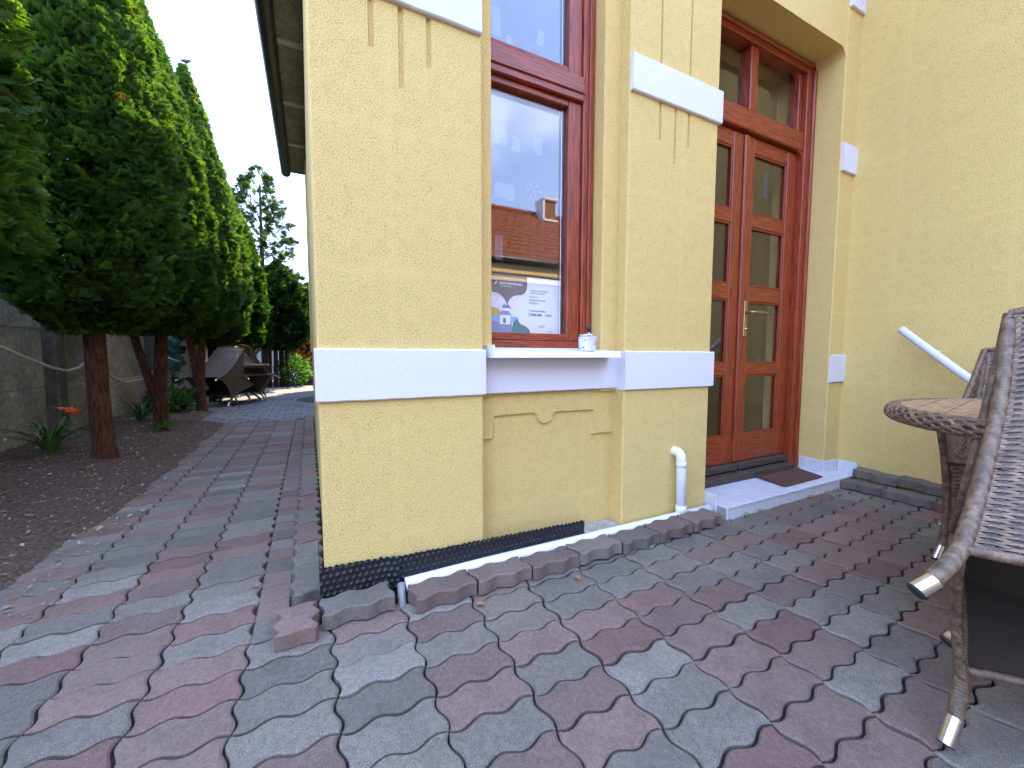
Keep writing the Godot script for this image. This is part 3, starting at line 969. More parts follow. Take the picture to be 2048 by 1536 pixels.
func build_step(H: Node3D) -> void:
	var S := Node3D.new()
	S.name = "doorstep"
	H.add_child(S)
	part(S, "core", slab_mesh(Vector3(1.957, -0.04, -1.88), Vector3(3.315, 0.054, -1.352)), M.grout)
	var xs := [1.958, 2.29, 2.622, 2.954, 3.318]
	for i in 4:
		part(S, "tile", slab_mesh(Vector3(xs[i] + 0.0015, 0.054, -1.606), Vector3(xs[i + 1] - 0.0015, 0.064, -1.340), 0.0015), M.tile)
	var fx := [1.958, 2.17, 2.50, 2.83, 3.16, 3.318]
	for i in 5:
		part(S, "riser_tile", slab_mesh(Vector3(fx[i] + 0.0015, -0.03, -1.352), Vector3(fx[i + 1] - 0.0015, 0.0525, -1.343), 0.0012), M.tile)
	part(S, "skirting_tile", slab_mesh(Vector3(3.137, 0.0645, -1.622), Vector3(3.149, 0.148, -1.462), 0.0015), M.tile)
	part(S, "skirting_tile", slab_mesh(Vector3(3.139, 0.0645, -1.469), Vector3(3.305, 0.146, -1.459), 0.0015), M.tile)
	part(S, "skirting_tile", slab_mesh(Vector3(3.306, 0.0645, -1.458), Vector3(3.318, 0.142, -1.345), 0.0015), M.tile)
	part(S, "skirting_tile", slab_mesh(Vector3(1.9465, -0.02, -1.60), Vector3(1.9565, 0.115, -1.40), 0.0015), M.tile)


func build_neighbour() -> void:
	var N := thing("neighbour_house", "long low house with red tiled roof, cream cornice and brick chimney across the yard", "house")
	var zf := 6.5
	part(N, "wall", slab_mesh(Vector3(-4, -0.04, zf + 0.25), Vector3(14, 2.95, zf + 6.2)), M.plaster_grey)
	part(N, "cornice", slab_mesh(Vector3(-4.1, 3.08, zf + 0.08), Vector3(14.1, 3.36, zf + 0.45), 0.03), M.cream)
	part(N, "frieze", slab_mesh(Vector3(-4.05, 2.90, zf + 0.18), Vector3(14.05, 3.085, zf + 0.5), 0.02), M.cream)
	var g := SB.new(true)
	g.tube([Vector3(-4.2, 3.44, zf - 0.08), Vector3(14.2, 3.44, zf - 0.08)], [0.075], 12)
	part(N, "gutter", g.done(), M.gutter)
	var rf := SB.new()
	# stepped courses of tiles with a rolled profile
	for c in 13:
		var z0 := zf - 0.05 + 0.26 * c
		var y0 := 3.47 + 0.195 * c
		rf.grid(240, 2, func(u: float, v: float) -> Vector3:
			var x := lerpf(-4.2, 14.2, u)
			var y := y0 + 0.195 * v + 0.045 - 0.04 * v + 0.018 * sin(u * TAU * 60.0 + c * PI)
			return Vector3(x, y if v > 0.01 else y, z0 + 0.27 * v))
		rf.quad(Vector3(-4.2, y0 - 0.01, z0), Vector3(14.2, y0 - 0.01, z0), Vector3(14.2, y0 + 0.05, z0), Vector3(-4.2, y0 + 0.05, z0))
	rf.quad(Vector3(14.2, 3.47, 13.0), Vector3(-4.2, 3.47, 13.0), Vector3(-4.2, 6.0, 9.8), Vector3(14.2, 6.0, 9.8))
	var roof := part(N, "roof", rf.done(), M.roof_tile)
	for k in 52:
		var rd := SB.new(true)
		var x := -4.2 + 0.35 * k
		rd.tube([Vector3(x, 6.03, 9.83), Vector3(x + 0.36, 6.045, 9.83)], [0.09, 0.10], 10)
		part(roof, "ridge_tile", rd.done(), M.roof_tile)
	var ch := Node3D.new()
	ch.name = "chimney"
	N.add_child(ch)
	ch.position = Vector3(7.9, 5.7, 9.6)
	part(ch, "shaft", slab_mesh(Vector3(-0.24, -0.3, -0.24), Vector3(0.24, 0.72, 0.24), 0.01), M.brick_face)
	part(ch, "cap", slab_mesh(Vector3(-0.33, 0.72, -0.33), Vector3(0.33, 0.80, 0.33), 0.02), M.white_paint)
	part(ch, "collar", slab_mesh(Vector3(-0.32, -0.02, -0.32), Vector3(0.32, 0.06, 0.32), 0.02), M.white_paint)
	part(ch, "pot", slab_mesh(Vector3(-0.33, 0.06, -0.30), Vector3(-0.245, 0.72, 0.24), 0.01), M.white_paint)


# ------------------------------------------------------------------ garden wall
func build_garden_wall() -> void:
	var W := thing("concrete_wall", "weathered grey concrete panel wall with square posts behind the conifers", "wall")
	var z := 0.0
	for k in 7:
		z = -0.20 - 2.66 * k
		var sb := SB.new()
		sb.box(Vector3(0, 0.83, 0), Vector3(0.17, 1.78, 0.17), 0.012)
		part(W, "post", sb.done(), M.concrete_post, Transform3D(Basis.from_euler(Vector3(0.004 * rng.randfn(), 0, 0.006 * rng.randfn())), Vector3(-2.27, 0, z)))
		if k == 6: break
		for b in 3:
			var pb := SB.new()
			pb.box(Vector3.ZERO, Vector3(0.07, 0.556, 2.50), 0.008)
			part(W, "panel", pb.done(), M.concrete, Transform3D(Basis.from_euler(Vector3(0.002 * rng.randfn(), 0.002 * rng.randfn(), 0.004 * rng.randfn())), Vector3(-2.31 + 0.005 * rng.randfn(), 0.285 + 0.552 * b, z - 1.33)))
	# the pale end wall of the garden
	var E := thing("garden_end_wall", "pale rendered wall closing the far end of the garden", "wall")
	part(E, "wall", slab_mesh(Vector3(-6, -0.04, -19.4), Vector3(9, 2.1, -19.1), 0.02), M.far_wall)
	part(E, "coping", slab_mesh(Vector3(-6.1, 2.1, -19.46), Vector3(9.1, 2.18, -19.04), 0.02), M.concrete_post)


# ------------------------------------------------------------------ trees
func diamond(sb: SB, p: Vector3, d: Vector3, l: float, w: float, side: Vector3) -> void:
	var t := p + d * l
	var m := p + d * l * 0.5
	sb.tri(p, m + side * w, t)
	sb.tri(p, t, m - side * w)


# a flat fan of scale leaves, 1 long, tip along +y
func spray_mesh(sd: int) -> ArrayMesh:
	var r := RandomNumberGenerator.new()
	r.seed = sd
	var sb := SB.new()
	diamond(sb, Vector3.ZERO, Vector3.UP, 1.0, 0.035, Vector3.RIGHT)
	for k in 7:
		var y := 0.12 + 0.115 * k
		for s in [-1.0, 1.0]:
			var ang := 0.75 + r.randfn() * 0.12
			var ln := (0.50 - 0.045 * k) * (0.85 + 0.3 * r.randf())
			var d := Vector3(sin(ang) * s, cos(ang), r.randfn() * 0.16).normalized()
			var side := Vector3(-d.y * s, d.x * s, 0.0).normalized()
			var p := Vector3(0, y + 0.03 * s, 0)
			diamond(sb, p, d, ln, 0.045, side)
			for q in [0.35, 0.65]:
				for s2 in [-1.0, 1.0]:
					var d2 := d.rotated(Vector3.BACK, s2 * 0.6 + r.randfn() * 0.1)
					d2.z += r.randfn() * 0.12
					diamond(sb, p + d * ln * q, d2.normalized(), ln * (0.55 - 0.25 * q), 0.036, Vector3(-d2.y, d2.x, 0).normalized())
	return sb.done()


# a broad leaf, 1 long, folded a little
func leaf_mesh() -> ArrayMesh:
	var sb := SB.new()
	var pts := [0.0, 0.22, 0.5, 0.78, 1.0]
	var w := [0.02, 0.24, 0.30, 0.18, 0.0]
	for i in 4:
		var a := Vector3(0, pts[i], -0.10 * pts[i] * pts[i])
		var b := Vector3(0, pts[i + 1], -0.10 * pts[i + 1] * pts[i + 1])
		for s in [-1.0, 1.0]:
			sb.quad(a, b, b + Vector3(w[i + 1] * s, 0, 0.06 * s * s * w[i + 1] * 3.0), a + Vector3(w[i] * s, 0, 0.06 * w[i] * 3.0))
	return sb.done()


var sprays := []


func foliage(parent: Node, called: String, mesh: Mesh, xfs: Array, cols: Array, m: Material) -> MultiMeshInstance3D:
	var mm := MultiMesh.new()
	mm.transform_format = MultiMesh.TRANSFORM_3D
	mm.use_colors = true
	mm.mesh = mesh
	mm.instance_count = xfs.size()
	for i in xfs.size():
		mm.set_instance_transform(i, xfs[i])
		mm.set_instance_color(i, cols[i])
	var o := MultiMeshInstance3D.new()
	o.name = called
	o.multimesh = mm
	o.material_override = m
	parent.add_child(o, true)
	o.set_meta("kind", "stuff")
	return o


func toward(tip: Vector3, roll: float) -> Basis:
	var y := tip.normalized()
	var x := y.cross(Vector3.UP if absf(y.y) < 0.95 else Vector3.RIGHT).normalized()
	var z := x.cross(y)
	return Basis(x * cos(roll) + z * sin(roll), y, z * cos(roll) - x * sin(roll))


func prof_at(prof: Array, y: float) -> float:
	for i in prof.size() - 1:
		if y <= prof[i + 1][0]:
			return lerpf(prof[i][1], prof[i + 1][1], clampf((y - prof[i][0]) / (prof[i + 1][0] - prof[i][0]), 0, 1))
	return 0.0


func crown(parent: Node, prof: Array, n: int, size: float, dark: Color, light: Color, lump := 0.14, gaps := 0.0, lean := Vector3.ZERO) -> void:
	var lo: float = prof[0][0]
	var hi: float = prof[-1][0]
	var rmax := 0.0
	for q in prof: rmax = maxf(rmax, q[1])
	var sets := []
	var cols := []
	var off := rng.randf() * 100.0
	var made := 0
	var tries := 0
	while made < n and tries < n * 8:
		tries += 1
		var y := rng.randf_range(lo - 0.03, hi)
		var r := prof_at(prof, y)
		if rng.randf() * rmax > r + 0.03: continue
		var a := rng.randf() * TAU
		var out := Vector3(cos(a), 0, sin(a))
		var bump := noise.get_noise_3d(out.x * 2.2 + off, y * 2.4, out.z * 2.2) + 0.5 * noise.get_noise_3d(out.x * 6.0, y * 5.0 + off, out.z * 6.0)
		if gaps > 0.0 and bump < -0.1 + gaps * 0.5 and rng.randf() < gaps: continue
		var depth := pow(rng.randf(), 2.2) * 0.42
		var rr := r * (1.0 + lump * bump * 1.6) * (1.0 - depth)
		var tip := out * (0.75 + 0.3 * rng.randf()) + Vector3.UP * rng.randf_range(-0.25, 0.75) + Vector3(rng.randfn(), rng.randfn(), rng.randfn()) * 0.28
		if y < lo + 0.2: tip.y -= 0.35
		var p := out * rr + Vector3(0, y, 0) + lean * (y - lo)
		var s := size * rng.randf_range(0.65, 1.3)
		var b := toward(tip, rng.randf() * TAU if rng.randf() < 0.35 else rng.randfn() * 0.5)
		sets.append(Transform3D(b.scaled_local(Vector3(s, s, s)), p - b.y * s * 0.55))
		var patch := clampf(0.5 + 0.9 * noise.get_noise_3d(p.x * 3.0 + off, p.y * 3.0, p.z * 3.0) + rng.randfn() * 0.22, 0, 1)
		var c := dark.lerp(light, patch)
		if rng.randf() < 0.09: c = Color(0.19, 0.31, 0.065)
		elif rng.randf() < 0.004: c = Color(0.12, 0.08, 0.04)
		cols.append(c)
		made += 1
	foliage(parent, "crown", sprays[rng.randi() % 3], sets, cols, M.leaf)


func trunk(parent: Node, pts: Array, rads: Array, m: Material, called := "trunk") -> void:
	# a fluted, fibrous stem
	var sb := SB.new(true)
	var seg := 22
	var rings := []
	var lens := 0.0
	var fine := []
	var fr := []
	for i in pts.size() - 1:
		for k in 8:
			fine.append(pts[i].lerp(pts[i + 1], k / 8.0))
			fr.append(lerpf(rads[i], rads[i + 1], k / 8.0))
	fine.append(pts[-1])
	fr.append(rads[-1])
	for i in fine.size():
		var ring := []
		for k in seg:
			var a := TAU * k / seg
			var r: float = fr[i] * (1.0 + 0.10 * noise.get_noise_3d(cos(a) * 1.6, fine[i].y * 1.2 + pts[0].z, sin(a) * 1.6) + 0.07 * noise.get_noise_3d(cos(a) * 6.0, fine[i].y * 3.0, sin(a) * 6.0) + 0.03 * noise.get_noise_3d(cos(a) * 14.0, fine[i].y * 22.0, sin(a) * 14.0))
			ring.append(fine[i] + Vector3(cos(a) * r, 0, -sin(a) * r))
		rings.append(ring)
	for i in fine.size() - 1:
		for k in seg:
			var k2 := (k + 1) % seg
			sb.quad(rings[i][k], rings[i][k2], rings[i + 1][k2], rings[i + 1][k])
	part(parent, called, sb.done(), m)


func build_trees() -> void:
	for k in 3: sprays.append(spray_mesh(900 + k))
	var G := "clipped conifers in a row along the concrete wall"
	var dk := Color(0.058, 0.128, 0.056)
	var lt := Color(0.14, 0.265, 0.085)
	var full := [[1.05, 0.22], [1.22, 0.43], [1.6, 0.57], [2.1, 0.58], [2.6, 0.53], [3.1, 0.44], [3.6, 0.32], [4.1, 0.17], [4.5, 0.02]]
	var t := thing("conifer", "conifer with foliage reaching past the frame edge, nearest the patio", "tree", Vector3(-1.66, 0.03, -2.66), 0, G)
	t.set_meta("label", "bushy bright green conifer beside the start of the path, trunk out of sight")
	trunk(t, [Vector3(0, -0.05, 0), Vector3(0.02, 1.2, 0), Vector3(0, 3.2, 0)], [0.12, 0.10, 0.03], M.bark)
	crown(t, [[1.15, 0.25], [1.35, 0.47], [1.8, 0.50], [2.4, 0.44], [3.0, 0.36], [3.6, 0.2], [4.0, 0.02]], 16000, 0.10, Color(0.05, 0.115, 0.035), Color(0.13, 0.245, 0.06), 0.2)
	t = thing("conifer", "tall conifer with one thick straight reddish trunk and a cone-shaped crown", "tree", Vector3(-1.48, 0.03, -4.28), 0, G)
	trunk(t, [Vector3(0, -0.06, 0), Vector3(-0.01, 0.12, 0), Vector3(-0.02, 0.6, 0), Vector3(-0.02, 1.3, 0), Vector3(0, 3.8, 0)], [0.088, 0.070, 0.064, 0.060, 0.03], M.bark)
	crown(t, full, 32000, 0.085, dk, lt, 0.11)
	t = thing("conifer", "conifer whose trunk forks low into two stems", "tree", Vector3(-1.56, 0.03, -5.92), 0, G)
	trunk(t, [Vector3(0, -0.06, 0), Vector3(0, 0.1, 0), Vector3(0.01, 0.5, 0), Vector3(0.06, 1.2, 0), Vector3(0, 3.6, 0)], [0.085, 0.068, 0.064, 0.052, 0.03], M.bark)
	trunk(t, [Vector3(-0.02, 0.25, 0.0), Vector3(-0.07, 0.5, 0), Vector3(-0.17, 0.95, 0), Vector3(-0.24, 1.5, 0)], [0.05, 0.042, 0.038, 0.035], M.bark, "limb")
	crown(t, [[1.1, 0.25], [1.3, 0.48], [1.7, 0.58], [2.3, 0.58], [3.0, 0.50], [3.6, 0.38], [4.2, 0.2], [4.75, 0.02]], 26000, 0.09, dk, lt, 0.11)
	t = thing("conifer", "conifer with slim paired trunks standing by the tipped garden chairs", "tree", Vector3(-1.50, 0.03, -7.55), 0, G)
	trunk(t, [Vector3(0, -0.06, 0), Vector3(0, 0.1, 0), Vector3(0, 0.42, 0), Vector3(0.05, 1.05, 0), Vector3(0.02, 3.6, 0)], [0.085, 0.066, 0.060, 0.042, 0.03], M.bark)
	trunk(t, [Vector3(-0.01, 0.3, 0.02), Vector3(-0.05, 0.6, 0.02), Vector3(-0.10, 1.05, 0.02), Vector3(-0.12, 1.5, 0)], [0.046, 0.042, 0.038, 0.033], M.bark, "limb")
	crown(t, [[1.15, 0.25], [1.35, 0.46], [1.8, 0.56], [2.4, 0.56], [3.2, 0.48], [3.9, 0.34], [4.5, 0.18], [5.0, 0.02]], 21000, 0.095, dk, lt, 0.11)
	t = thing("conifer", "dark full conifer rising behind the tipped garden chairs", "tree", Vector3(-1.62, 0.0, -9.25), 0, G)
	trunk(t, [Vector3(0, -0.05, 0), Vector3(0, 0.6, 0), Vector3(0, 3.4, 0)], [0.10, 0.085, 0.03], M.bark_grey)
	crown(t, [[1.1, 0.25], [1.3, 0.5], [1.9, 0.62], [2.7, 0.60], [3.4, 0.48], [4.2, 0.28], [4.9, 0.02]], 10000, 0.14, dk, lt, 0.18)
	t = thing("conifer", "fresh green conifer just past the tipped chairs", "tree", Vector3(-1.55, 0.0, -10.9), 0, G)
	trunk(t, [Vector3(0, -0.05, 0), Vector3(0, 0.6, 0), Vector3(0, 3.4, 0)], [0.10, 0.085, 0.03], M.bark_grey)
	crown(t, [[0.95, 0.3], [1.2, 0.55], [1.9, 0.66], [2.7, 0.60], [3.4, 0.46], [4.0, 0.25], [4.5, 0.02]], 9000, 0.15, Color(0.022, 0.065, 0.022), Color(0.06, 0.15, 0.035), 0.2)
	# loose tall conifer at the end of the row
	t = thing("loose_conifer", "tall thin-crowned conifer with sky showing through its branches", "tree", Vector3(-1.15, 0.0, -13.4))
	trunk(t, [Vector3(0, -0.05, 0), Vector3(0.02, 1.5, 0), Vector3(0.05, 5.6, 0)], [0.11, 0.09, 0.02], M.bark_grey)
	for k in 26:
		var y := 1.6 + 0.155 * k
		var a := k * 2.4
		var l := 0.62 - 0.012 * k
		trunk(t, [Vector3(0.03, y, 0), Vector3(cos(a) * l * 0.5, y + 0.16, sin(a) * l * 0.5), Vector3(cos(a) * l, y + 0.22, sin(a) * l)], [0.022, 0.014, 0.006], M.bark_grey, "limb")
	crown(t, [[1.4, 0.4], [2.2, 0.75], [3.2, 0.72], [4.2, 0.60], [5.2, 0.46], [5.8, 0.26], [6.1, 0.02]], 4600, 0.17, Color(0.03, 0.06, 0.03), Color(0.07, 0.12, 0.05), 0.5, 0.95)
	# many-stemmed evergreen at the turn of the path
	t = thing("evergreen", "dark many-stemmed evergreen at the bend of the path", "tree", Vector3(-0.72, 0.0, -12.75))
	for s in [[-0.28, 0.0, 0.045], [-0.13, 0.05, 0.06], [0.02, -0.05, 0.075], [0.16, 0.02, 0.055], [-0.38, 0.12, 0.035]]:
		trunk(t, [Vector3(s[0], -0.05, s[1]), Vector3(s[0] * 0.9, 0.7, s[1]), Vector3(s[0] * 0.8, 1.9, s[1])], [s[2], s[2] * 0.9, s[2] * 0.5], M.bark_grey)
	crown(t, [[1.05, 0.35], [1.25, 0.66], [1.7, 0.78], [2.2, 0.76], [2.7, 0.6], [3.1, 0.36], [3.4, 0.05]], 8000, 0.15, Color(0.02, 0.052, 0.022), Color(0.05, 0.11, 0.04), 0.3)
	t = thing("evergreen", "broad evergreen beyond the bend with red shrubs at its foot", "tree", Vector3(0.15, 0.0, -16.3))
	trunk(t, [Vector3(0, -0.05, 0), Vector3(0, 1.2, 0), Vector3(0, 3.0, 0)], [0.12, 0.1, 0.03], M.bark_grey)
	crown(t, [[0.9, 0.6], [1.5, 1.05], [2.4, 1.05], [3.0, 0.7], [3.5, 0.1]], 6000, 0.2, Color(0.03, 0.065, 0.022), Color(0.07, 0.13, 0.035), 0.4, 0.4)
	t = thing("evergreen", "row-end evergreen half hidden behind the thin-crowned conifer", "tree", Vector3(-2.4, 0.0, -14.8))
	trunk(t, [Vector3(0, -0.05, 0), Vector3(0, 1.2, 0), Vector3(0, 3.0, 0)], [0.12, 0.1, 0.03], M.bark_grey)
	crown(t, [[0.4, 0.7], [1.5, 1.0], [2.6, 0.95], [3.6, 0.6], [4.2, 0.1]], 5000, 0.2, dk, lt, 0.35)
	# unseen trees added behind the house to keep the sun off the path
	for q in [[0.98, -7.75, 0.76, "unseen evergreen added close behind the back corner of the house to shade the path", 1.0], [1.16, -9.5, 0.88, "second unseen evergreen added behind the house as a sun blocker, between two others", 0.92], [1.15, -11.3, 0.86, "third unseen evergreen added behind the house as a sun blocker, just short of the garden end", 0.95], [2.6, -15.0, 1.3, "wide unseen evergreen added behind the house as a sun blocker, beside the garden end wall", 0.5]]:
		t = thing("evergreen", q[3], "tree", Vector3(q[0], 0, q[1]))
		trunk(t, [Vector3(0, -0.05, 0), Vector3(0, 1.2, 0), Vector3(0, 3.6, 0)], [0.12, 0.1, 0.03], M.bark_grey)
		crown(t, [[0.25, q[2] * 0.7], [1.0, q[2]], [3.2 * q[4], q[2] * 0.95], [4.6 * q[4], q[2] * 0.7], [5.7 * q[4], 0.05]], 4500, 0.26, dk, lt, 0.2)
	for q in [["red_shrub", "reddish leaved shrub glowing beyond the house corner", Vector3(-0.08, 0, -14.6), 0.75, 1.9, Color(0.16, 0.05, 0.03), Color(0.34, 0.10, 0.05)], ["orange_shrub", "orange leaved shrub low against the stone heap", Vector3(-0.30, 0, -14.0), 0.42, 1.0, Color(0.22, 0.06, 0.02), Color(0.45, 0.14, 0.03)], ["green_shrub", "light green compound-leaved shrub beside the bend of the path", Vector3(-0.42, 0, -12.85), 0.42, 0.85, Color(0.035, 0.12, 0.045), Color(0.10, 0.25, 0.06)]]:
		shrub(q[0], q[1], q[2], q[3], q[4], q[5], q[6], 700)


func shrub(called: String, label: String, at: Vector3, r: float, h: float, c0: Color, c1: Color, n: int, size := 0.09) -> void:
	var t := thing(called, label, "shrub", at)
	for k in 6:
		var a := k * 1.1
		var sb := SB.new()
		sb.tube([Vector3(0, -0.03, 0), Vector3(cos(a) * r * 0.3, h * 0.5, sin(a) * r * 0.3), Vector3(cos(a) * r * 0.7, h * 0.9, sin(a) * r * 0.7)], [0.012, 0.008, 0.004], 6)
		part(t, "stem", sb.done(), M.bark_grey)
	var xf := []
	var cl := []
	for i in n:
		var d := Vector3(rng.randfn(), rng.randfn(), rng.randfn()).normalized()
		var rr := pow(rng.randf(), 0.35)
		var p := Vector3(d.x * r * rr, h * 0.55 + d.y * h * 0.5 * rr, d.z * r * rr)
		p *= 1.0 + 0.25 * noise.get_noise_3d(d.x * 3.0 + at.x, d.y * 3.0, d.z * 3.0)
		p.y = maxf(p.y, 0.04)
		var b := toward(d + Vector3(0, rng.randf_range(-0.4, 0.6), 0), rng.randf() * TAU)
		xf.append(Transform3D(b.scaled_local(Vector3.ONE * size * rng.randf_range(0.6, 1.3)), p))
		cl.append(c0.lerp(c1, rng.randf()))
	foliage(t, "leaves", leaf_mesh(), xf, cl, M.leaf)


# ------------------------------------------------------------------ small plants
func lily(label: String, at: Vector3, n: int, reach: float, flower: bool) -> void:
	var t := thing("day_lily", label, "plant", at, 0, "day lilies in the planting bed")
	for k in n:
		var a := rng.randf() * TAU
		var l := reach * rng.randf_range(0.6, 1.15)
		var h := l * rng.randf_range(0.45, 0.85)
		var sb := SB.new()
		var side := Vector3(-sin(a), 0, cos(a))
		var prev := []
		for i in 8:
			var q := i / 7.0
			var p := Vector3(cos(a), 0, sin(a)) * (0.02 + l * (0.35 * q + 0.65 * q * q)) + Vector3(0, h * sin(q * 2.2) * 0.95, 0)
			var w := 0.011 * (1.0 - q * q * 0.95)
			var now := [p - side * w, p + Vector3(0, -w * 0.5, 0), p + side * w]
			if i > 0:
				sb.st.set_color(Color(0.035, 0.11, 0.025).lerp(Color(0.09, 0.20, 0.05), rng.randf()))
				sb.quad(prev[0], prev[1], now[1], now[0])
				sb.quad(prev[1], prev[2], now[2], now[1])
			prev = now
		part(t, "leaf", sb.done(), M.leaf_glossy)
	if not flower: return
	var stem := SB.new(true)
	stem.st.set_color(Color(0.06, 0.14, 0.03))
	stem.tube([Vector3(0.02, 0, 0), Vector3(0.06, 0.2, -0.04), Vector3(0.10, 0.33, -0.07)], [0.005, 0.004, 0.003], 6)
	part(t, "flower_stalk", stem.done(), M.leaf_glossy)
	for f in 3:
		var c := Vector3(0.07 + 0.055 * f, 0.335 - 0.012 * f, -0.07 + 0.03 * f)
		var fl := Node3D.new()
		fl.name = "flower"
		t.add_child(fl, true)
		fl.position = c
		fl.rotation = Vector3(0.4 * rng.randfn(), rng.randf() * TAU, 0.5 * rng.randfn())
		for p in 6:
			var a := TAU * p / 6
			var sb := SB.new(true)
			sb.grid(2, 4, func(u: float, v: float) -> Vector3:
				var w := 0.016 * sin(PI * (0.15 + 0.8 * v)) * (u - 0.5) * 2.0
				var r := 0.058 * v
				return Vector3(cos(a) * r - sin(a) * w, 0.03 * sin(v * 2.2) + 0.01 * absf(u - 0.5), sin(a) * r + cos(a) * w))
			part(fl, "petal", sb.done(), M.petal)


func build_plants() -> void:
	lily("arching grass-like lily clump with one open orange flower", Vector3(-1.93, 0.06, -4.60), 30, 0.42, true)
	lily("flowerless lily clump between the thick trunk and the forked trunk", Vector3(-1.86, 0.06, -6.35), 26, 0.34, false)
	shrub("low_plant", "low dark leafy plant at the foot of the paired trunks", Vector3(-1.84, 0.04, -7.35), 0.26, 0.30, Color(0.03, 0.09, 0.03), Color(0.09, 0.19, 0.06), 240, 0.10)
	shrub("low_plant", "small pale green seedling on the bare soil behind the thick trunk", Vector3(-1.48, 0.05, -5.55), 0.10, 0.07, Color(0.07, 0.14, 0.03), Color(0.12, 0.22, 0.05), 26, 0.07)
	# creeper on the wall
	var V := thing("wall_creeper", "blue-green creeper with five-part leaves hanging down the concrete wall", "creeper", Vector3(-2.20, 0, -9.0))
	var st := SB.new(true)
	st.tube([Vector3(0.02, 0.05, 0.1), Vector3(0.03, 0.7, -0.02), Vector3(0.02, 1.2, 0.12), Vector3(0.0, 1.65, 0.0)], [0.010, 0.009, 0.007, 0.004], 7)
	part(V, "stem", st.done(), M.bark_grey)
	var xf := []
	var cl := []
	for k in 84:
		var y := rng.randf_range(0.45, 1.75)
		var c := Vector3(0.06 + 0.10 * rng.randf(), y, rng.randfn() * (0.10 + 0.22 * smoothstep(0.5, 1.5, y)) + 0.15)
		var face := Vector3(0.8, 0.5, 0.7) + Vector3(rng.randfn(), rng.randfn(), rng.randfn()) * 0.25
		face = face.normalized()
		var down := (Vector3(0, -1, 0.2) - face * Vector3(0, -1, 0.2).dot(face)).normalized()
		var sd := face.cross(down)
		var s := rng.randf_range(0.08, 0.13)
		var col := Color(0.05, 0.14, 0.12).lerp(Color(0.10, 0.21, 0.19), rng.randf())
		for j in 5:
			var a := (j - 2) * 0.72
			var d := down * cos(a) + sd * sin(a)
			var b := Basis(d.cross(face), d, face)
			xf.append(Transform3D(b.scaled_local(Vector3.ONE * s * (1.0 - 0.12 * absf(j - 2))), c))
			cl.append(col)
	foliage(V, "leaves", leaf_mesh(), xf, cl, M.leaf_glossy)


# ------------------------------------------------------------------ woven furniture
func curve_at(c: Array, y: float) -> Vector2:
	# c: [y, z, x] rows; returns (z, x)
	for i in c.size() - 1:
		if y <= c[i + 1][0] or i == c.size() - 2:
			var t: float = (y - c[i][0]) / (c[i + 1][0] - c[i][0])
			var p0: Array = c[maxi(i - 1, 0)]
			var p3: Array = c[mini(i + 2, c.size() - 1)]
			if t > 1.0: return Vector2(lerpf(c[i][1], c[i + 1][1], t), lerpf(c[i][2], c[i + 1][2], t))
			return Vector2(cubic_interpolate(c[i][1], c[i + 1][1], p0[1], p3[1], t), cubic_interpolate(c[i][2], c[i + 1][2], p0[2], p3[2], t))
	return Vector2.ZERO


# strands over and under the warps of a curved sheet f(u, v)
func weave(sb: SB, wp: SB, f: Callable, rows: int, warps: int, amp := 0.0024) -> void:
	var steps := warps * 3
	for r in rows:
		var v := (r + 0.5) / rows
		var hw := 0.46 / rows
		var prev := []
		for k in steps + 1:
			var u := float(k) / steps
			var p: Vector3 = f.call(u, v)
			var du: Vector3 = f.call(minf(u + 0.01, 1.0), v) - f.call(maxf(u - 0.01, 0.0), v)
			var lo: Vector3 = f.call(u, clampf(v - hw, 0, 1))
			var hi: Vector3 = f.call(u, clampf(v + hw, 0, 1))
			var n := du.cross(hi - lo).normalized()
			var w := amp * cos(PI * (u * warps + r))
			var now := [lo + n * w, p + n * (w + 0.0018), hi + n * w]
			if k > 0:
				sb.quad(prev[0], now[0], now[1], prev[1])
				sb.quad(prev[1], now[1], now[2], prev[2])
			prev = now
	for k in warps + 1:
		var u := float(k) / warps
		var prev := []
		for j in 13:
			var v := j / 12.0
			var p: Vector3 = f.call(u, v)
			var a: Vector3 = f.call(clampf(u - 0.22 / warps, 0, 1), v)
			var b: Vector3 = f.call(clampf(u + 0.22 / warps, 0, 1), v)
			if j > 0: wp.quad(prev[0], a, b, prev[1])
			prev = [a, b]


# an edge wound with strand
func wound(sb: SB, pts: Array, r: float, pitch := 0.0075) -> void:
	var cv := Curve3D.new()
	for i in pts.size():
		var t: Vector3 = (pts[mini(i + 1, pts.size() - 1)] - pts[maxi(i - 1, 0)]) / 6.0
		cv.add_point(pts[i], -t, t)
	var l := cv.get_baked_length()
	var n := int(l / pitch)
	var P := []
	var R := []
	for i in n:
		for k in [0.0, 0.3, 0.7]:
			P.append(cv.sample_baked((i + k) * pitch))
			R.append(r * (0.90 if k == 0.0 else 1.0))
	P.append(cv.sample_baked(l))
	R.append(r * 0.9)
	sb.tube(P, R, 9)


const REAR := [[0.0, -0.266, 0.364], [0.04, -0.268, 0.342], [0.14, -0.235, 0.318], [0.30, -0.21, 0.302], [0.46, -0.217, 0.288], [0.62, -0.245, 0.275], [0.78, -0.29, 0.270], [0.90, -0.33, 0.268]]
const FRONT := [[0.0, 0.245, 0.315], [0.06, 0.215, 0.305], [0.14, 0.195, 0.300], [0.30, 0.188, 0.305], [0.46, 0.215, 0.318], [0.62, 0.262, 0.335], [0.64, 0.27, 0.337]]


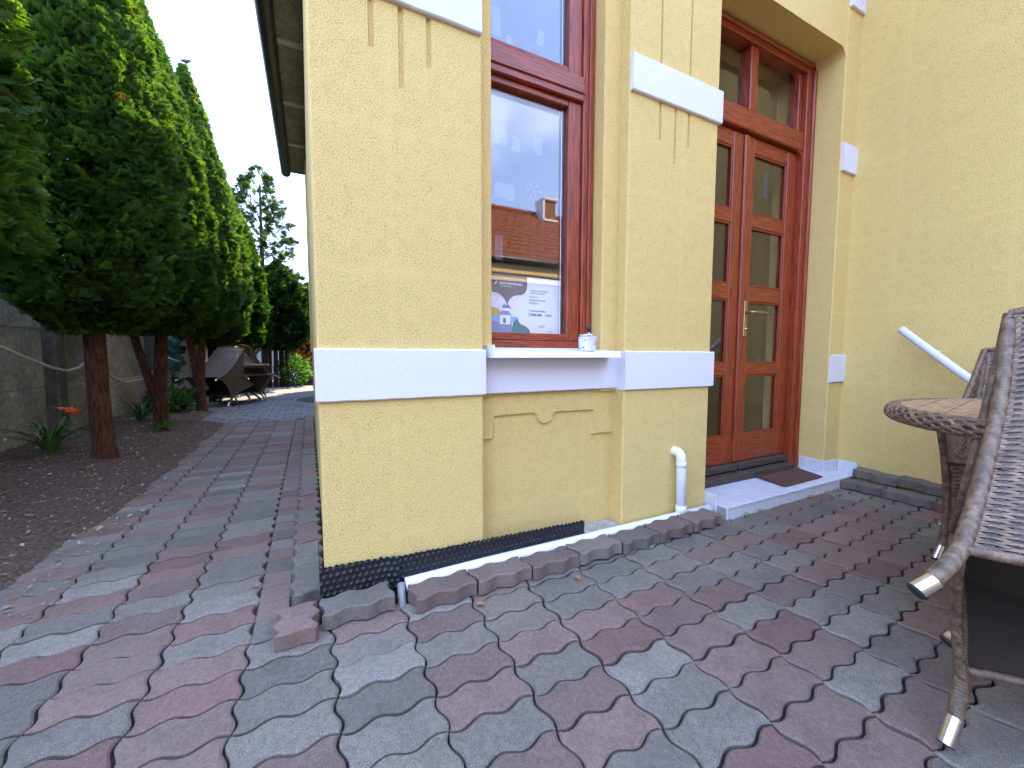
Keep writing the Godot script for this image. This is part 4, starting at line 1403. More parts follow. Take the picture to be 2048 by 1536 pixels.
func make_chair(label: String, group: String) -> Node3D:
	var C := thing("wicker_chair", label, "chair", Vector3.ZERO, 0, group)
	var ybot := func(u: float) -> float: return 0.135 + 0.045 * sin(PI * u)
	var ytop := func(u: float) -> float: return lerpf(0.90, 0.635, u) - 0.19 * sin(PI * pow(u, 0.85))
	var back := func(u: float, v: float) -> Vector3:
		var s := u * 2.0 - 1.0
		var y := lerpf(0.15 + 0.02 * (1.0 - s * s), 0.90 + 0.012 * (1.0 - s * s), v)
		var q := curve_at(REAR, y)
		return Vector3(-s * q.y, y, q.x - 0.03 * (1.0 - s * s) * smoothstep(0.1, 0.5, v))
	var sb := SB.new(true)
	var wp := SB.new()
	weave(sb, wp, back, 84, 20)
	var bk := part(C, "backrest", sb.done(), M.wicker)
	part(bk, "warp", wp.done(), M.wicker_warp)
	var rim := SB.new(true)
	var top := []
	var bot := []
	for k in 9:
		top.append(back.call(k / 8.0, 1.0))
		bot.append(back.call(k / 8.0, 0.0))
	wound(rim, top, 0.011)
	part(bk, "edge", rim.done(), M.wicker_edge)
	rim = SB.new(true)
	wound(rim, bot, 0.010)
	part(bk, "edge", rim.done(), M.wicker_edge)
	for s in [-1.0, 1.0]:
		var side := func(u: float, v: float) -> Vector3:
			var y: float = lerpf(ybot.call(u), ytop.call(u), v)
			var a := curve_at(REAR, y)
			var b := curve_at(FRONT, y)
			return Vector3(s * (lerpf(a.y, b.y, u) + 0.012 * sin(PI * u)), y, lerpf(a.x, b.x, u))
		var s1 := SB.new(true)
		var w1 := SB.new()
		weave(s1, w1, side, 50, 17)
		var pn := part(C, "side_panel", s1.done(), M.wicker)
		part(pn, "warp", w1.done(), M.wicker_warp)
		var e := SB.new(true)
		var tp := []
		var bt := []
		for k in 11:
			tp.append(side.call(k / 10.0, 1.0))
			bt.append(side.call(k / 10.0, 0.0))
		wound(e, tp, 0.0115)
		part(pn, "edge", e.done(), M.wicker_edge)
		e = SB.new(true)
		wound(e, bt, 0.010)
		part(pn, "edge", e.done(), M.wicker_edge)
		for cv in [REAR, FRONT]:
			var hi := 0.90 if cv == REAR else 0.64
			var lg := SB.new(true)
			var pts := []
			var y := 0.030 if cv == REAR else 0.052
			while y < hi:
				var q := curve_at(cv, y)
				pts.append(Vector3(s * q.y, y, q.x))
				y += 0.06
			wound(lg, pts, 0.0145)
			var leg := part(C, "leg", lg.done(), M.wicker_edge)
			var q0 := curve_at(cv, 0.0)
			var cap := 0.034 if cv == REAR else 0.056
			var q1 := curve_at(cv, cap)
			var A := Vector3(s * q0.y, 0.004, q0.x)
			var B := Vector3(s * q1.y, cap, q1.x)
			var ft := SB.new(true)
			ft.tube([A, B], [0.0150], 16, false)
			ft.tube([B, B + (B - A) * 0.01], [0.0150, 0.010], 16)
			part(leg, "foot", ft.done(), M.steel)
			var pg := SB.new(true)
			pg.tube([A - (B - A) * 0.05, A + (B - A) * 0.12], [0.0142], 16)
			part(leg, "foot_plug", pg.done(), M.black_rubber)
	var seat := func(u: float, v: float) -> Vector3:
		var s := u * 2.0 - 1.0
		var a := curve_at(REAR, 0.42)
		var b := curve_at(FRONT, 0.43)
		return Vector3(s * lerpf(a.y, b.y, v) * 0.99, 0.42 - 0.02 * (1.0 - s * s), lerpf(a.x, b.x, v))
	var ss := SB.new(true)
	var sw := SB.new()
	weave(ss, sw, seat, 44, 18)
	var st := part(C, "seat", ss.done(), M.wicker)
	part(st, "warp", sw.done(), M.wicker_warp)
	var front := func(u: float, v: float) -> Vector3:
		var s := u * 2.0 - 1.0
		var y := lerpf(0.16 + 0.05 * (1.0 - s * s), 0.425, v)
		var q := curve_at(FRONT, y)
		return Vector3(s * q.y, y, q.x)
	var fs := SB.new(true)
	var fw := SB.new()
	weave(fs, fw, front, 30, 20)
	var fp := part(C, "front_panel", fs.done(), M.wicker)
	part(fp, "warp", fw.done(), M.wicker_warp)
	var fe := SB.new(true)
	var bt2 := []
	var tp2 := []
	for k in 9:
		bt2.append(front.call(k / 8.0, 0.0))
		tp2.append(front.call(k / 8.0, 1.0))
	var shade_sb := SB.new()  # dark sheet added inside so the hollow under the seat looks shaded
	shade_sb.grid(8, 4, func(u: float, v: float) -> Vector3: return front.call(u, v) + Vector3(0, 0.004, -0.012), true)
	shade_sb.grid(8, 6, func(u: float, v: float) -> Vector3: return seat.call(u, v) + Vector3(0, -0.012, -0.005), true)
	part(C, "shade_sheet", shade_sb.done(), M.underseat_shade)
	wound(fe, bt2, 0.010)
	part(fp, "edge", fe.done(), M.wicker_edge)
	fe = SB.new(true)
	wound(fe, tp2, 0.011)
	part(fp, "edge", fe.done(), M.wicker_edge)
	return C


func make_table(label: String) -> Node3D:
	var T := thing("round_table", label, "table", Vector3.ZERO, 0, "round garden tables with wicker rims")
	var R := 0.465
	var w := 0.072
	for k in range(-7, 8):
		var z0 := k * w - w / 2 + 0.0015
		var z1 := k * w + w / 2 - 0.0015
		var zi := minf(absf(z0), absf(z1)) if signf(z0) == signf(z1) else 0.0
		if zi >= R - 0.02: continue
		var poly := PackedVector2Array()
		for i in 9:
			var z := lerpf(z0, z1, i / 8.0)
			poly.append(Vector2(sqrt(maxf(R * R - z * z, 0.0004)), z))
		for i in 9:
			var z := lerpf(z1, z0, i / 8.0)
			poly.append(Vector2(-sqrt(maxf(R * R - z * z, 0.0004)), z))
		var sb := SB.new()
		sb.plate(poly, 0.018, Transform3D(Basis(Vector3.RIGHT, PI / 2), Vector3(0, 0.702, 0)))
		# plate() pushes along -z; turned, its face lies under: lift it
		part(T, "slat", sb.done(), M.teak, Transform3D(Basis.IDENTITY, Vector3(0, -0.018, 0)))
	# braided rim: three fat strands winding round a hoop
	var hoop := SB.new(true)
	var base := []
	for i in 73:
		var a := TAU * i / 72
		base.append(Vector3(cos(a) * (R + 0.016), 0.678, sin(a) * (R + 0.016)))
	hoop.tube(base, [0.022], 12, false)
	var rim := part(T, "rim", hoop.done(), M.wicker_warp)
	for s in 14:
		var st := SB.new(true)
		var P := []
		for i in 361:
			var a := TAU * i / 360
			var ph := a * 2.0 + TAU * s / 14.0 + 0.35 * sin(a * 60.0 + s * PI)
			var r := R + 0.016 + 0.0225 * cos(ph)
			P.append(Vector3(cos(a) * r, 0.678 + 0.0225 * sin(ph), sin(a) * r))
		st.tube(P, [0.0056], 6, false)
		part(rim, "strand", st.done(), M.wicker)
	var under := SB.new()
	under.lathe([Vector2(0.0, 0.648), Vector2(0.40, 0.648), Vector2(0.40, 0.665), Vector2(0.0, 0.665)], 32)
	part(T, "underframe", under.done(), M.wicker_warp)
	var col := SB.new(true)
	var cp := []
	for i in 11: cp.append(Vector3(0, 0.17 + 0.048 * i, 0))
	wound(col, cp, 0.055, 0.012)
	part(T, "column", col.done(), M.wicker_edge)
	for k in 4:
		var a := PI / 4 + PI / 2 * k
		var d := Vector3(cos(a), 0, sin(a))
		var lg := SB.new(true)
		wound(lg, [Vector3(0, 0.26, 0) + d * 0.03, Vector3(0, 0.20, 0) + d * 0.14, Vector3(0, 0.12, 0) + d * 0.27, Vector3(0, 0.045, 0) + d * 0.36], 0.019)
		var leg := part(T, "leg", lg.done(), M.wicker_edge)
		var ft := SB.new(true)
		ft.tube([Vector3(0, 0.047, 0) + d * 0.357, Vector3(0, 0.012, 0) + d * 0.40], [0.020], 14)
		part(leg, "foot", ft.done(), M.steel)
		var pg := SB.new(true)
		pg.tube([Vector3(0, 0.016, 0) + d * 0.395, Vector3(0, 0.007, 0) + d * 0.406], [0.0185], 14)
		part(leg, "foot_plug", pg.done(), M.black_rubber)
	return T


# tips a chair forward by phi about its front feet; ff = middle of the front feet on the ground, heading = the way it faces
func tip(c: Node3D, ff: Vector3, heading: Vector3, phi: float) -> void:
	var f := heading.normalized()
	var r := f.cross(Vector3.UP)
	var yaw := Basis(-r, Vector3.UP, f)
	var b := Basis(-r, phi) * yaw
	var foot := Vector3(0, 0.0, FRONT[0][1])
	c.transform = Transform3D(b, ff + Vector3(0, 0.022 * sin(phi), 0) - b * foot)


func build_furniture() -> void:
	var t := make_table("round wood-slat table with thick wicker rim beside the yellow wall")
	t.position = Vector3(2.02, 0.0, -0.205)
	t.rotation.y = 0.16
	var G := "grey-brown wicker chairs around the garden tables"
	var c := make_chair("large wicker chair tipped forward onto the wood-slat table, metal feet in the air", G)
	tip(c, Vector3(1.295, 0.0, 0.0), Vector3(cos(deg_to_rad(14.0)), 0, -sin(deg_to_rad(14.0))), deg_to_rad(58.0))
	var c2 := copy_of(c, Vector3(2.68, 0, -0.39), 0.0, "upright wicker chair between the wood-slat table and the yellow wall")
	c2.transform = Transform3D(Basis(Vector3.UP, -PI / 2 + 0.17), Vector3(2.665, 0.0, -0.40))
	# the set further down the path
	copy_of(t, Vector3(-1.20, 0.0, -9.0), 0.5, "round table half hidden among tipped chairs under the conifers")
	var c3 := copy_of(c, Vector3.ZERO, 0.0, "wicker chair tipped forward beside the paired tree trunks")
	tip(c3, Vector3(-1.52, 0, -8.30), Vector3(0.55, 0, -0.83), deg_to_rad(58))
	var c4 := copy_of(c, Vector3.ZERO, 0.0, "wicker chair leaning on the far table from the path side")
	tip(c4, Vector3(-0.98, 0, -8.75), Vector3(-0.75, 0, -0.55), deg_to_rad(56))
	var c5 := copy_of(c, Vector3.ZERO, 0.0, "dark wicker chair tipped behind the far table")
	tip(c5, Vector3(-1.05, 0, -9.55), Vector3(-0.6, 0, 0.8), deg_to_rad(50))


# ------------------------------------------------------------------ small things
func dimple_sheet(parent: Node, f: Callable, nx: int, ny: int) -> void:
	var sb := SB.new(true)
	sb.grid(nx, ny, f)
	part(parent, "sheet", sb.done(), M.black_plastic)


func text_on(parent: Node, s: String, size: float, at: Vector3, m: Material, bold := false) -> void:
	var tm := TextMesh.new()
	var f := SystemFont.new()
	f.font_names = PackedStringArray(["Droid Sans"])
	if bold: f.font_weight = 700
	tm.font = f
	tm.text = s
	tm.font_size = 32
	tm.pixel_size = size / 32.0
	tm.depth = 0.0006
	tm.horizontal_alignment = HORIZONTAL_ALIGNMENT_LEFT
	part(parent, "lettering", tm, m, Transform3D(Basis.IDENTITY, at))


func build_small_things() -> void:
	# black dimpled damp-proof sheet, two lengths
	var d := thing("dimpled_sheet", "short length of black dimpled plastic sheet wrapped round the house corner", "plastic sheet", Vector3.ZERO, 0, "black dimpled foundation sheets")
	var bump := func(x: float, y: float) -> float:
		var px := fposmod(x / 0.021, 1.0) - 0.5
		var row := floorf(y / 0.021)
		if int(row) % 2 != 0: px = fposmod(x / 0.021 + 0.5, 1.0) - 0.5
		var py := fposmod(y / 0.021, 1.0) - 0.5
		return 0.005 * (1.0 - smoothstep(0.12, 0.36, sqrt(px * px + py * py)))
	dimple_sheet(d, func(u: float, v: float) -> Vector3:
		var x := lerpf(0.006, 0.268, u)
		var top := lerpf(0.150, 0.138, u) + 0.006 * noise.get_noise_1d(x * 40.0) + (0.004 if int(x / 0.0105) % 2 else 0.0)
		var y := lerpf(-0.02, top, v)
		return Vector3(x, y, -1.462 + 0.012 * (1.0 - v) + bump.call(x, y) + 0.004 * noise.get_noise_2d(x * 8.0, y * 8.0) + 0.016 * smoothstep(0.75, 1.0, u)), 62, 40)
	dimple_sheet(d, func(u: float, v: float) -> Vector3:
		var z := lerpf(-1.60, -1.458, u)
		var y := lerpf(-0.02, 0.155 + 0.03 * (1.0 - u) + 0.008 * noise.get_noise_1d(z * 50.0), v)
		return Vector3(0.008 - bump.call(z, y) * 0.6, y, z), 24, 30)
	d = thing("dimpled_sheet", "long length of black dimpled plastic sheet between the wall foot and the white pipe", "plastic sheet", Vector3.ZERO, 0, "black dimpled foundation sheets")
	dimple_sheet(d, func(u: float, v: float) -> Vector3:
		var x := lerpf(0.27, 1.106, u)
		var top := lerpf(0.134, 0.112, u) + 0.004 * noise.get_noise_1d(x * 30.0) + (0.004 if int(x / 0.0105) % 2 else 0.0)
		var y := lerpf(-0.01, top, v)
		return Vector3(x, y, -1.459 + 0.008 * (1.0 - v) + bump.call(x, y) + 0.003 * noise.get_noise_2d(x * 6.0, y * 8.0)), 200, 36)
	# white drain pipe
	var p := thing("drain_pipe", "white plastic pipe leaving the wall, dropping and running along the wall foot", "pipe")
	var a := SB.new(true)
	var up := [Vector3(1.688, 0.372, -1.49), Vector3(1.690, 0.372, -1.462)]
	for k in 7:
		var q := PI / 2 * k / 6.0
		up.append(Vector3(1.691, 0.342 + 0.03 * cos(q), -1.455 + 0.03 * sin(q)))
	up.append_array([Vector3(1.694, 0.30, -1.425), Vector3(1.700, 0.05, -1.424)])
	a.tube(up, [0.0245], 18)
	part(p, "riser", a.done(), M.white_plastic)
	a = SB.new(true)
	a.tube([Vector3(1.6935, 0.325, -1.4252), Vector3(1.694, 0.300, -1.425)], [0.0265], 18)
	part(p, "socket", a.done(), M.white_plastic)
	a = SB.new(true)
	a.tube([Vector3(1.699, 0.095, -1.4242), Vector3(1.700, 0.055, -1.424)], [0.0275], 18)
	part(p, "socket", a.done(), M.white_plastic)
	a = SB.new(true)
	a.tube([Vector3(0.285, 0.038, -1.430), Vector3(0.62, 0.040, -1.432), Vector3(1.1, 0.039, -1.428), Vector3(1.60, 0.038, -1.425), Vector3(1.92, 0.037, -1.424)], [0.024], 18)
	part(p, "run", a.done(), M.white_plastic)
	a = SB.new(true)
	a.tube([Vector3(0.268, 0.05, -1.425), Vector3(0.264, 0.02, -1.395), Vector3(0.262, -0.03, -1.36)], [0.013, 0.014, 0.014], 16)
	part(p, "outlet", a.done(), M.grey_plastic)
	# handrail
	var h := thing("handrail", "white sloping tube handrail on a short bracket fixed to the yellow wall", "handrail")
	a = SB.new(true)
	var s0 := Vector3(3.20, 1.032, -1.128)
	var s1 := Vector3(3.20, -0.10, 0.05)
	a.tube([s0, s1 + Vector3(0, 0.12, -0.125)], [0.0215], 16)
	part(h, "rail", a.done(), M.white_plastic)
	for k in [0.12, 0.75]:
		var q := s0.lerp(s1, k)
		var br := SB.new(true)
		br.tube([q, q + Vector3(0.07, -0.004, 0), q + Vector3(0.122, -0.004, 0)], [0.010], 10)
		part(h, "bracket", br.done(), M.white_plastic)
	# doormat, thin and a little rucked
	var dm := SB.new(true)
	var matf := func(u: float, v: float, lift: float) -> Vector3:
		var A := Vector3(2.605, 0, -1.598).lerp(Vector3(3.09, 0, -1.594), u)
		var B := Vector3(2.575, 0, -1.398).lerp(Vector3(3.02, 0, -1.404), u)
		var q := A.lerp(B, v)
		var rd := Vector2(maxf(absf(u - 0.5) - 0.38, 0) / 0.12, maxf(absf(v - 0.5) - 0.30, 0) / 0.20)
		if u > 0.5 and rd.length() > 0.8: q = q.lerp(Vector3(2.83, 0, -1.5), 0.05 * (rd.length() - 0.8))
		q.y = 0.066 + lift + 0.010 * (1.0 - smoothstep(0.0, 0.16, u)) * (1.0 - 0.5 * v) + 0.003 * (0.5 + 0.5 * noise.get_noise_2d(u * 3.0, v * 3.0))
		return q
	dm.grid(28, 14, func(u: float, v: float) -> Vector3: return matf.call(u, v, 0.006), true)
	dm.grid(28, 14, func(u: float, v: float) -> Vector3: return matf.call(u, v, 0.0))
	for k in 28:
		for e in [0.0, 1.0]:
			dm.quad(matf.call(k / 28.0, e, 0.0), matf.call((k + 1) / 28.0, e, 0.0), matf.call((k + 1) / 28.0, e, 0.006), matf.call(k / 28.0, e, 0.006))
	for k in 14:
		for e in [0.0, 1.0]:
			dm.quad(matf.call(e, k / 14.0, 0.0), matf.call(e, (k + 1) / 14.0, 0.0), matf.call(e, (k + 1) / 14.0, 0.006), matf.call(e, k / 14.0, 0.006))
	solo("doormat", dm.done(), M.mat_cloth, "thin dark red-brown doormat lying on the white tiled doorstep", "doormat")
	build_poster()
	# pale rectangles added behind the pane for the whitish patches on its glass
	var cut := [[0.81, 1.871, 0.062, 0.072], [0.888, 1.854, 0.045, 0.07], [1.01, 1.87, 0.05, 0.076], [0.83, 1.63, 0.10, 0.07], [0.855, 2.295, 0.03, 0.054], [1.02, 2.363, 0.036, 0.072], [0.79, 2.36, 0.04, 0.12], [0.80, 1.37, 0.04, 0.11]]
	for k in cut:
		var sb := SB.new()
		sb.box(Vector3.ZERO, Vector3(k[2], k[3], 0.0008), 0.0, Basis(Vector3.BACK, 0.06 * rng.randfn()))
		var o := solo("pale_patch", sb.done(), M.pale_sheet, "faint pale rectangle added behind the tall window for a whitish patch on its glass", "paper", "pale rectangles added behind the window")
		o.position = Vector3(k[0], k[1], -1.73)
	var sf := SB.new()
	for k in 6:
		var r := PI / 3 * k
		var dir := Vector3(cos(r), sin(r), 0)
		var sd := Vector3(-sin(r), cos(r), 0)
		sb_bar(sf, Vector3.ZERO, dir * 0.042, 0.003)
		for q in [0.018, 0.03]:
			sb_bar(sf, dir * q, dir * (q + 0.009) + sd * 0.010, 0.0022)
			sb_bar(sf, dir * q, dir * (q + 0.009) - sd * 0.010, 0.0022)
	var fl := solo("paper_snowflake", sf.done(), M.pale_sheet, "white paper snowflake stuck inside the tall window", "snowflake")
	fl.position = Vector3(0.955, 1.635, -1.675)
	# tin on the sill
	var tn := thing("ashtray_tin", "small white patterned tin with a metal lid on the window sill", "tin", Vector3(1.135, 0.8925, -1.492))
	a = SB.new(true)
	a.lathe([Vector2(0.0, 0.0), Vector2(0.036, 0.0), Vector2(0.0375, 0.003), Vector2(0.041, 0.060), Vector2(0.042, 0.062), Vector2(0.040, 0.063), Vector2(0.0, 0.060)], 28)
	part(tn, "can", a.done(), M.tin)
	for k in 46:
		var an := rng.randf() * TAU
		var yy := rng.randf_range(0.008, 0.055)
		var rr := lerpf(0.0372, 0.0412, yy / 0.06) + 0.0003
		var sb := SB.new()
		var c0 := Vector3(cos(an) * rr, yy, sin(an) * rr)
		sb.box(c0, Vector3(0.0012, rng.randf_range(0.002, 0.007), rng.randf_range(0.002, 0.005)), 0.0004, Basis(Vector3.UP, -an) * Basis(Vector3.RIGHT, rng.randf() * 3.0))
		part(tn, "print_mark", sb.done(), M.tin_print)
	a = SB.new(true)
	a.lathe([Vector2(0.0, 0.066), Vector2(0.036, 0.066), Vector2(0.039, 0.069), Vector2(0.039, 0.073), Vector2(0.034, 0.075), Vector2(0.010, 0.073), Vector2(0.0, 0.074)], 28)
	part(tn, "lid", a.done(), M.steel)
	a = SB.new(true)
	a.tube([Vector3(0.008, 0.062, 0), Vector3(0.008, 0.088, 0)], [0.004], 10)
	part(tn, "stem", a.done(), M.steel)
	a = SB.new(true)
	a.lathe([Vector2(0.0, 0.086), Vector2(0.008, 0.086), Vector2(0.009, 0.10), Vector2(0.0075, 0.118), Vector2(0.0, 0.120)], 16, Transform3D(Basis.IDENTITY, Vector3(0.008, 0, 0)))
	part(tn, "knob", a.done(), M.black_plastic)
	# hose slung from trunk to trunk
	a = SB.new(true)
	a.tube([Vector3(-1.62, 1.08, -2.75), Vector3(-1.72, 0.98, -3.4), Vector3(-1.75, 0.925, -3.73), Vector3(-1.75, 0.855, -3.97), Vector3(-1.74, 0.775, -4.26), Vector3(-1.72, 0.745, -4.42), Vector3(-1.68, 0.77, -4.50), Vector3(-1.60, 0.84, -4.46), Vector3(-1.57, 0.80, -4.50), Vector3(-1.68, 0.66, -5.1), Vector3(-1.76, 0.585, -5.62), Vector3(-1.74, 0.59, -5.95), Vector3(-1.66, 0.66, -6.08), Vector3(-1.58, 0.76, -6.08), Vector3(-1.66, 0.84, -6.7), Vector3(-1.70, 0.78, -7.4)], [0.011], 10)
	solo("hose", a.done(), M.hose, "thin grey hose slung in sagging loops between the conifer trunks", "hose")
	# stone heap and stick by the bend
	var lg := SB.new(true)
	lg.tube([Vector3(-0.28, 0.14, -13.5), Vector3(-0.1, 0.20, -13.62), Vector3(0.25, 0.27, -13.8), Vector3(0.6, 0.28, -14.0)], [0.13, 0.17, 0.17, 0.15], 14)
	solo("log", lg.done(), M.log, "thick pale log lying at the edge of the far paving", "log")
	a = SB.new(true)
	a.tube([Vector3(-0.40, 0.01, -12.9), Vector3(-0.12, 0.22, -13.1), Vector3(0.2, 0.50, -13.3)], [0.016, 0.015, 0.013], 8)
	solo("stick", a.done(), M.log, "thin pole leaning against the pale log", "pole")
	a = SB.new(true)
	a.tube([Vector3(-0.40, 0.0, -12.55), Vector3(-0.41, 0.30, -12.56), Vector3(-0.43, 0.35, -12.565), Vector3(-0.52, 0.35, -12.58)], [0.018, 0.018, 0.016, 0.012], 10)
	solo("garden_stake", a.done(), M.blue, "short blue plastic stake beside the light green shrub", "stake")
	# dry leaves along the doorstep and kerb
	for k in [[2.10, -1.325], [2.22, -1.330], [2.72, -1.328], [2.90, -1.322], [3.02, -1.325], [1.20, -1.235], [0.90, -1.225], [0.50, -1.238], [-0.21, -1.72], [2.62, -1.12]]:
		var sb := SB.new(true)
		sb.grid(3, 4, func(u: float, v: float) -> Vector3:
			var w := 0.010 * sin(PI * (0.05 + 0.9 * v)) * (u - 0.5) * 2.0
			return Vector3(w, 0.005 + 0.006 * sin(v * 3.0) + 0.004 * absf(u - 0.5) * 2.0, 0.032 * (v - 0.5)))
		var said := "curled dry leaf at the foot of the tiled doorstep"
		if k[0] < 0.0: said = "dry leaf caught beside the raised edge along the side wall"
		elif k[0] < 1.5: said = "dry leaf lying against the loose pavers under the window"
		elif k[1] > -1.2: said = "dry leaf alone on the patio in front of the doormat"
		var o := solo("dry_leaf", sb.done(), M.dry_leaf, said, "leaf", "dry leaves along the house")
		o.position = Vector3(k[0], 0.002, k[1])
		o.rotation.y = rng.randf() * TAU
	build_bird()


func sb_bar(sb: SB, a: Vector3, b: Vector3, w: float) -> void:
	var d := (b - a).normalized()
	var s := Vector3(-d.y, d.x, 0) * w * 0.5
	sb.quad(a - s, b - s, b + s, a + s)
	sb.quad(a + s + Vector3(0, 0, -0.0004), b + s + Vector3(0, 0, -0.0004), b - s + Vector3(0, 0, -0.0004), a - s + Vector3(0, 0, -0.0004))


func build_poster() -> void:
	var P := thing("poster", "printed board propped inside the window, grey wave, castle picture and large sum", "poster", Vector3(0.690, 0.976, -1.681))
	P.rotation.x = -0.03
	P.rotation.z = -0.012
	var W := 0.427
	var Hh := 0.268
	part(P, "board", slab_mesh(Vector3(0, 0, -0.004), Vector3(W, Hh, 0), 0.0), M.poster_white)
	var shape := func(pts: Array, m: String, z: float) -> void:
		var sb := SB.new()
		sb.plate(PackedVector2Array(pts), 0.0004, Transform3D(Basis.IDENTITY, Vector3(0, 0, z)))
		part(P, "print", sb.done(), M[m])
	# grey cloud with a drop point
	var g := [Vector2(0.0, Hh - 0.001), Vector2(0.235, Hh - 0.001)]
	for k in 9: g.append(Vector2(0.190 + 0.045 * cos(-PI / 2 * k / 8.0), Hh - 0.045 + 0.045 * sin(-PI / 2 * k / 8.0)))
	for k in 7: g.append(Vector2(0.185 - 0.055 * sin(PI / 2 * k / 6.0), Hh - 0.148 + 0.057 * cos(PI / 2 * k / 6.0)))
	for k in 7: g.append(Vector2(0.128 - 0.072 * (1.0 - cos(PI / 2 * k / 6.0)), Hh - 0.148 + 0.064 * sin(PI / 2 * k / 6.0)))
	g.append(Vector2(0.0, Hh - 0.082))
	shape.call(g, "ink_grey", 0.001)
	# emblem
	shape.call([Vector2(0.064, 0.222), Vector2(0.076, 0.236), Vector2(0.081, 0.235), Vector2(0.071, 0.220)], "ink_paper", 0.0018)
	shape.call([Vector2(0.066, 0.234), Vector2(0.074, 0.240), Vector2(0.072, 0.236)], "ink_red", 0.0018)
	shape.call([Vector2(0.076, 0.220), Vector2(0.086, 0.221), Vector2(0.082, 0.230)], "ink_green", 0.0018)
	text_on(P, "MAGYARORSZÁG", 0.0150, Vector3(0.090, 0.228, 0.0018), M.ink_paper, true)
	text_on(P, "A CSODÁK FORRÁSA", 0.0065, Vector3(0.094, 0.2145, 0.0018), M.ink_paper)
	# landscape
	var hill := []
	for k in 9: hill.append(Vector2(0.235 - 0.05 + 0.07 * sin(PI / 2 * k / 8.0), 0.0 + 0.04 * cos(PI / 2 * k / 8.0)))
	shape.call([Vector2(0.15, 0.0)] + [Vector2(0.16, 0.05), Vector2(0.183, 0.072), Vector2(0.192, 0.052), Vector2(0.205, 0.042), Vector2(0.225, 0.036), Vector2(0.246, 0.020), Vector2(0.253, 0.0)], "ink_teal", 0.0014)
	shape.call([Vector2(0.0, 0.0), Vector2(0.0, 0.06), Vector2(0.06, 0.052), Vector2(0.10, 0.048), Vector2(0.15, 0.055), Vector2(0.16, 0.0)], "ink_violet", 0.0012)
	shape.call([Vector2(0.0, 0.06), Vector2(0.0, 0.082), Vector2(0.10, 0.080), Vector2(0.185, 0.076), Vector2(0.176, 0.06), Vector2(0.14, 0.045), Vector2(0.06, 0.050)], "ink_sky", 0.0010)
	var sun := []
	for k in 16: sun.append(Vector2(0.055 + 0.042 * cos(TAU * k / 16), 0.093 + 0.022 * sin(TAU * k / 16)))
	shape.call(sun, "ink_yellow", 0.0009)
	shape.call([Vector2(0.092, 0.04), Vector2(0.092, 0.088), Vector2(0.145, 0.088), Vector2(0.145, 0.04)], "ink_paper", 0.0016)
	shape.call([Vector2(0.082, 0.082), Vector2(0.104, 0.102), Vector2(0.136, 0.102), Vector2(0.152, 0.082)], "ink_violet", 0.0020)
	shape.call([Vector2(0.106, 0.10), Vector2(0.106, 0.118), Vector2(0.142, 0.118), Vector2(0.142, 0.10)], "ink_paper", 0.0016)
	shape.call([Vector2(0.102, 0.114), Vector2(0.114, 0.136), Vector2(0.121, 0.124), Vector2(0.130, 0.136), Vector2(0.152, 0.114)], "ink_blue", 0.0020)
	shape.call([Vector2(0.108, 0.045), Vector2(0.108, 0.068), Vector2(0.122, 0.068), Vector2(0.122, 0.045)], "ink_grey", 0.0022)
	# pale scrolls
	for c in [[0.06, 0.16, 0.04], [0.345, 0.093, 0.022], [0.42, 0.135, 0.03]]:
		var sp := SB.new()
		var pts := []
		for k in 26:
			var a := k * 0.38
			var r: float = c[2] * (1.0 - k / 34.0)
			pts.append(Vector3(minf(c[0] + cos(a) * r, W - 0.002), c[1] + sin(a) * r, 0.0006))
		for k in 25: sb_bar(sp, pts[k], pts[k + 1], 0.0022)
		part(P, "print", sp.done(), M.ink_pale)
	text_on(P, "KEDVENC MAGYARORSZÁGI", 0.0078, Vector3(0.252, 0.205, 0.001), M.ink_text)
	text_on(P, "TURISZTIKAI PROGRAM", 0.0078, Vector3(0.252, 0.194, 0.001), M.ink_text)
	text_on(P, "KEDVEZMÉNYEZETT", 0.0055, Vector3(0.245, 0.176, 0.001), M.ink_text)
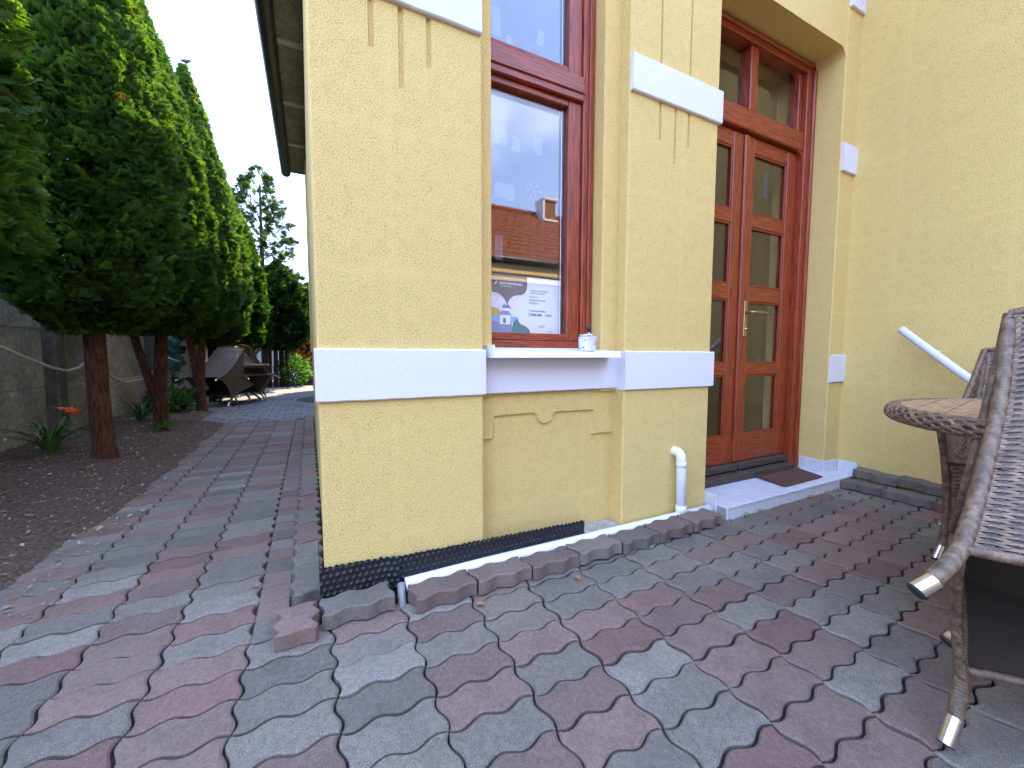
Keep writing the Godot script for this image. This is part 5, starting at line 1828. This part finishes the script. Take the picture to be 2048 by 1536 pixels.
	text_on(P, "GLÓRIA APARTMAN", 0.0105, Vector3(0.244, 0.1605, 0.001), M.ink_text)
	text_on(P, "FELÚJÍTÁSA", 0.0105, Vector3(0.244, 0.146, 0.001), M.ink_text)
	text_on(P, "A TÁMOGATÁS ÖSSZEGE", 0.0082, Vector3(0.243, 0.110, 0.001), M.ink_dark, true)
	text_on(P, "3 000 000", 0.0165, Vector3(0.243, 0.0915, 0.001), M.ink_dark, true)
	text_on(P, "FORINT", 0.0100, Vector3(0.335, 0.0915, 0.001), M.ink_dark, true)
	text_on(P, "MAGYAR TURISZTIKAI", 0.0045, Vector3(0.292, 0.040, 0.001), M.ink_text)
	text_on(P, "ÜGYNÖKSÉG", 0.0045, Vector3(0.298, 0.034, 0.001), M.ink_text)
	text_on(P, "2019. 12.", 0.0070, Vector3(0.350, 0.014, 0.001), M.ink_text)


func build_bird() -> void:
	# a small dark songbird on the tip of a conifer: one skin, built as a stack of rings
	var tip_at := Vector3(-1.47, 5.02, -7.55)
	var b := thing("bird", "tiny dark songbird perched on a conifer tip against the white sky", "bird", tip_at)
	b.rotation.y = 0.5
	var sb := SB.new(true)
	var spine := [Vector3(-0.085, 0.050, 0), Vector3(-0.06, 0.055, 0), Vector3(-0.035, 0.062, 0), Vector3(0.0, 0.072, 0), Vector3(0.028, 0.086, 0), Vector3(0.042, 0.102, 0), Vector3(0.056, 0.110, 0), Vector3(0.068, 0.110, 0), Vector3(0.082, 0.107, 0)]
	sb.tube(spine, [0.006, 0.008, 0.018, 0.026, 0.023, 0.017, 0.016, 0.008, 0.001], 12)
	part(b, "body", sb.done(), M.bird)
	for s in [-1.0, 1.0]:
		var lg := SB.new()
		lg.tube([Vector3(0.0, 0.055, 0.008 * s), Vector3(0.002, 0.02, 0.010 * s), Vector3(0.0, -0.005, 0.010 * s)], [0.003, 0.0018, 0.0018], 6)
		part(b, "leg", lg.done(), M.bird)
	var tw := SB.new()
	tw.tube([Vector3(0, 0.0, 0), Vector3(0, -0.3, 0)], [0.004, 0.006], 6)
	part(b, "twig", tw.done(), M.bark_grey)
